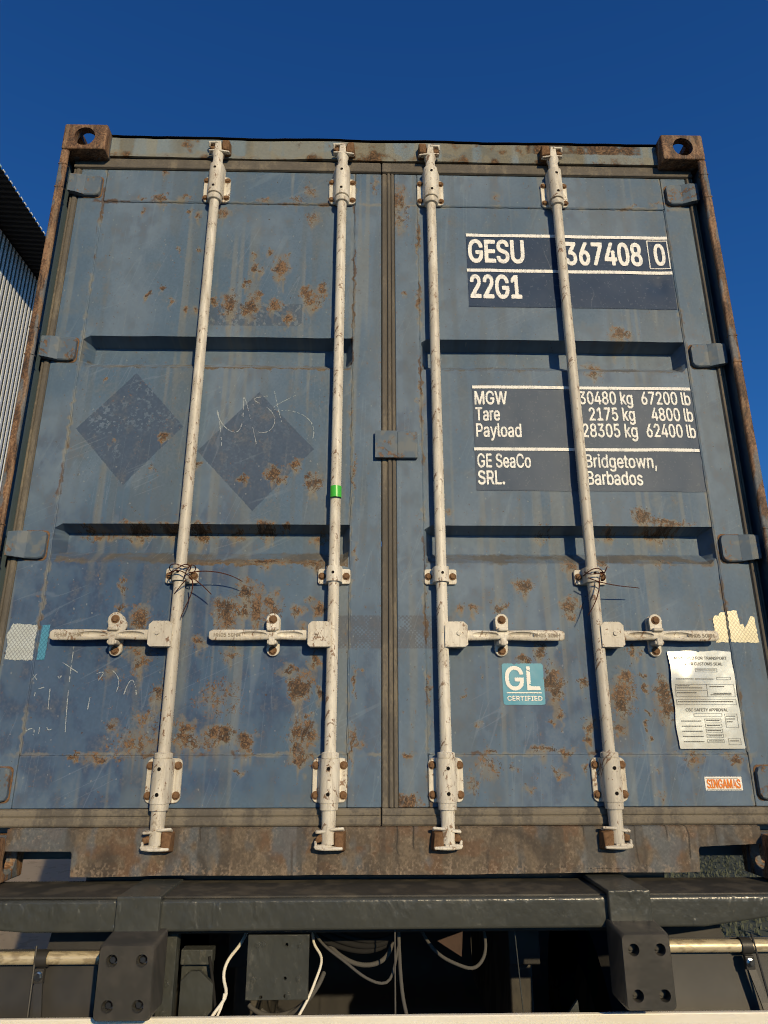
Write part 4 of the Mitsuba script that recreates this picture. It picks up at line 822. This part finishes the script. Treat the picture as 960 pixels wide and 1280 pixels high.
cable([(-.24, .12, -.09), (-.205, .06, -.115), (-.175, .02, -.138), (-.11, -.02, -.172), (-.055, -.045, -.200), (-.005, -.05, -.205), (.012, -.03, -.180), (.025, .02, -.14), (.03, .10, -.085)], .0036, 'grey_cable', 'grey cable in a long hanging loop right of the drilled plate')
cable([(-.20, .14, -.10), (-.16, .09, -.16), (-.12, .06, -.182), (-.07, .05, -.196), (-.02, .05, -.188), (.0, .07, -.175), (.02, .13, -.10)], .006, 'grey_cable', 'thick grey hose lying behind the hanging loop')
cable([(.08, .12, -.09), (.11, .06, -.15), (.145, .03, -.175), (.185, .02, -.190), (.225, .02, -.196), (.250, .03, -.178), (.262, .06, -.14), (.27, .12, -.085)], .0045, 'grey_cable', 'grey hose end below the brown sunlit triangle')
cable([(-.47, .02, -.165), (-.455, .01, -.22), (-.438, -.01, -.29), (-.432, -.01, -.34)], .0040, 'black_cable', 'black cable hanging in front of the dark gap left')
cable([(.026, .05, -.085), (.027, .0, -.16), (.030, -.03, -.215), (.034, -.04, -.245), (.044, -.05, -.285), (.052, -.05, -.35)], .0050, 'grey_cable', 'short grey cable beside the thin upright rod')
for j, (dx, dz, rr) in enumerate(((0, 0, .008), (.01, .012, .006), (-.01, -.012, .007))):
    which = ('middle', 'uppermost', 'lowest')[j]
    cable([(-.20 + dx, .10, -.125 + dz), (-.12 + dx, .08, -.150 + dz), (-.03 + dx, .08, -.158 + dz), (.03 + dx, .10, -.13 + dz)], rr, 'black_cable', f'{which} black cable of the three sagging under the beam right of the drilled plate', 'black cables sagging under the beam')
for j, (a, b) in enumerate((((-.36, .02, -.275), (-.21, .01, -.262)), ((-.33, .03, -.29), (-.19, -.01, -.235)))):
    cable([a, ((a[0] + b[0]) / 2, .0, -.292), b, (b[0] + .02, .02, b[2] + .03)], .006, 'grey_cable', ('thick grey hose just below the drilled plate', 'lower grey hose crossing below the drilled plate and rising to the right')[j], 'grey hoses below the drilled plate')
add(T, 'upright_rod', cyl((.0135, -.055, -.40), (.0135, -.055, -.0825), .0022, 10), 'grey_cable', 40)
add(T, 'upright_rod', cyl((.345, -.03, -.40), (.335, .02, -.100), .0016, 8), 'chassis_paint', 40)

# ================================================================== the warehouse on the left, the grass on the right
Wh = thing('warehouse', 'warehouse of white vertical ribs under a dark overhanging corrugated roof, left of the container', 'building')
def corr(n, pitch, d, t):
    """profile (s, height) of a sheet with trapezoid ribs, as a closed strip t thick."""
    s, h = [], []
    for k in range(n):
        a = k * pitch; s += [a, a + .16 * pitch, a + .5 * pitch, a + .66 * pitch]; h += [0, d, d, 0]
    s, h = np.array(s), np.array(h); return np.r_[np.c_[s, h], np.c_[s, h - t][::-1]]
Y0, PITCH, NR = -6.0, .112, 420
Y1 = Y0 + NR * PITCH
add(Wh, 'wall', rbox(-6.36, -6.266, Y0, Y1, GROUND, 8.42, .004), 'wall_backing', False)
slat0 = rbox(-6.2665, -6.256, -.029, .029, GROUND + .1, 8.41, .003); nv = len(slat0.vertices)
vs = np.vstack([slat0.vertices + [0, Y0 + (k + .5) * PITCH, 0] for k in range(NR)]); fs = np.vstack([slat0.faces + nv * k for k in range(NR)])
k = add(Wh, 'slat', trimesh.Trimesh(vs, fs, process=False), 'wall_sheet', False); labels[k] = {'kind': 'stuff'}
pr = corr(NR, PITCH, .034, .004); sl = .05
prof = np.c_[Y0 + pr[:, 0], 8.425 + pr[:, 1]]
roof = ext_x(Polygon(prof), -18.0, -5.60); v = roof.vertices.copy(); v[:, 2] += (-5.60 - v[:, 0]) * sl
add(Wh, 'roof', trimesh.Trimesh(v, roof.faces, process=False), 'roof_sheet', False)
cap0 = cat([rbox(-5.598, -5.588, a, b, 8.432, 8.460, .002) for a, b in ((.018, .044), (.050, .076))]); nv = len(cap0.vertices)
vs = np.vstack([cap0.vertices + [0, Y0 + k * PITCH - .010, 0] for k in range(NR)]); fs = np.vstack([cap0.faces + nv * k for k in range(NR)])
k = add(Wh, 'lit_rib_end', trimesh.Trimesh(vs, fs, process=False), 'wall_sheet', False); labels[k] = {'kind': 'stuff'}  # white caps, their colour standing in for sunlight on the sheet ends
add(Wh, 'end_wall', rbox(-18, -6.30, Y0, Y0 + .1, GROUND, 8.40, .01), 'wall_sheet', False); add(Wh, 'end_wall', rbox(-18, -6.30, Y1 - .2, Y1 - .1, GROUND, 8.40, .01), 'wall_sheet', False)
# grass: one bank of blades
nb = 38000; gx = rng.uniform(1.9, 9.5, nb); gy = rng.uniform(3.5, 17, nb); gh = rng.uniform(.02, .06, nb) * (.6 + .8 * meshkit.fbm(np.c_[gx * 1.3, gy * 1.3, 0 * gx], 3, 2)); gw = rng.uniform(.006, .014, nb)
ang = rng.uniform(0, np.pi, nb); lean = rng.normal(0, .35, (nb, 2)) * gh[:, None]
b0 = np.c_[gx - gw * np.cos(ang), gy - gw * np.sin(ang), np.full(nb, GROUND)]; b1 = np.c_[gx + gw * np.cos(ang), gy + gw * np.sin(ang), np.full(nb, GROUND)]
m0 = (b0 + b1) / 2 + np.c_[lean * .35, gh * .6]; tip = (b0 + b1) / 2 + np.c_[lean, gh]
h = .4 * (b1 - b0); vv = np.stack([b0, b1, m0 - h, m0 + h, tip], 1).reshape(-1, 3); o = np.arange(nb)[:, None] * 5
ff = np.vstack([o + [0, 1, 3], o + [0, 3, 2], o + [2, 3, 4]])
scene['grass_blades'] = {'type': 'principledthin', 'base_color': proc(lambda p, n, uv: mix((.10, .12, .085), (.15, .16, .115), fbm(p.x * 3, p.y * 3, p.z * 2, octaves=3))), 'roughness': .55, 'diff_trans': .6}
scene['grass'] = mikit.ply(trimesh.Trimesh(vv, ff, process=False), 'grass_blades', smooth=False)
labels['grass'] = {'label': 'grey green grass beyond the right end of the trailer', 'category': 'grass', 'kind': 'stuff'}
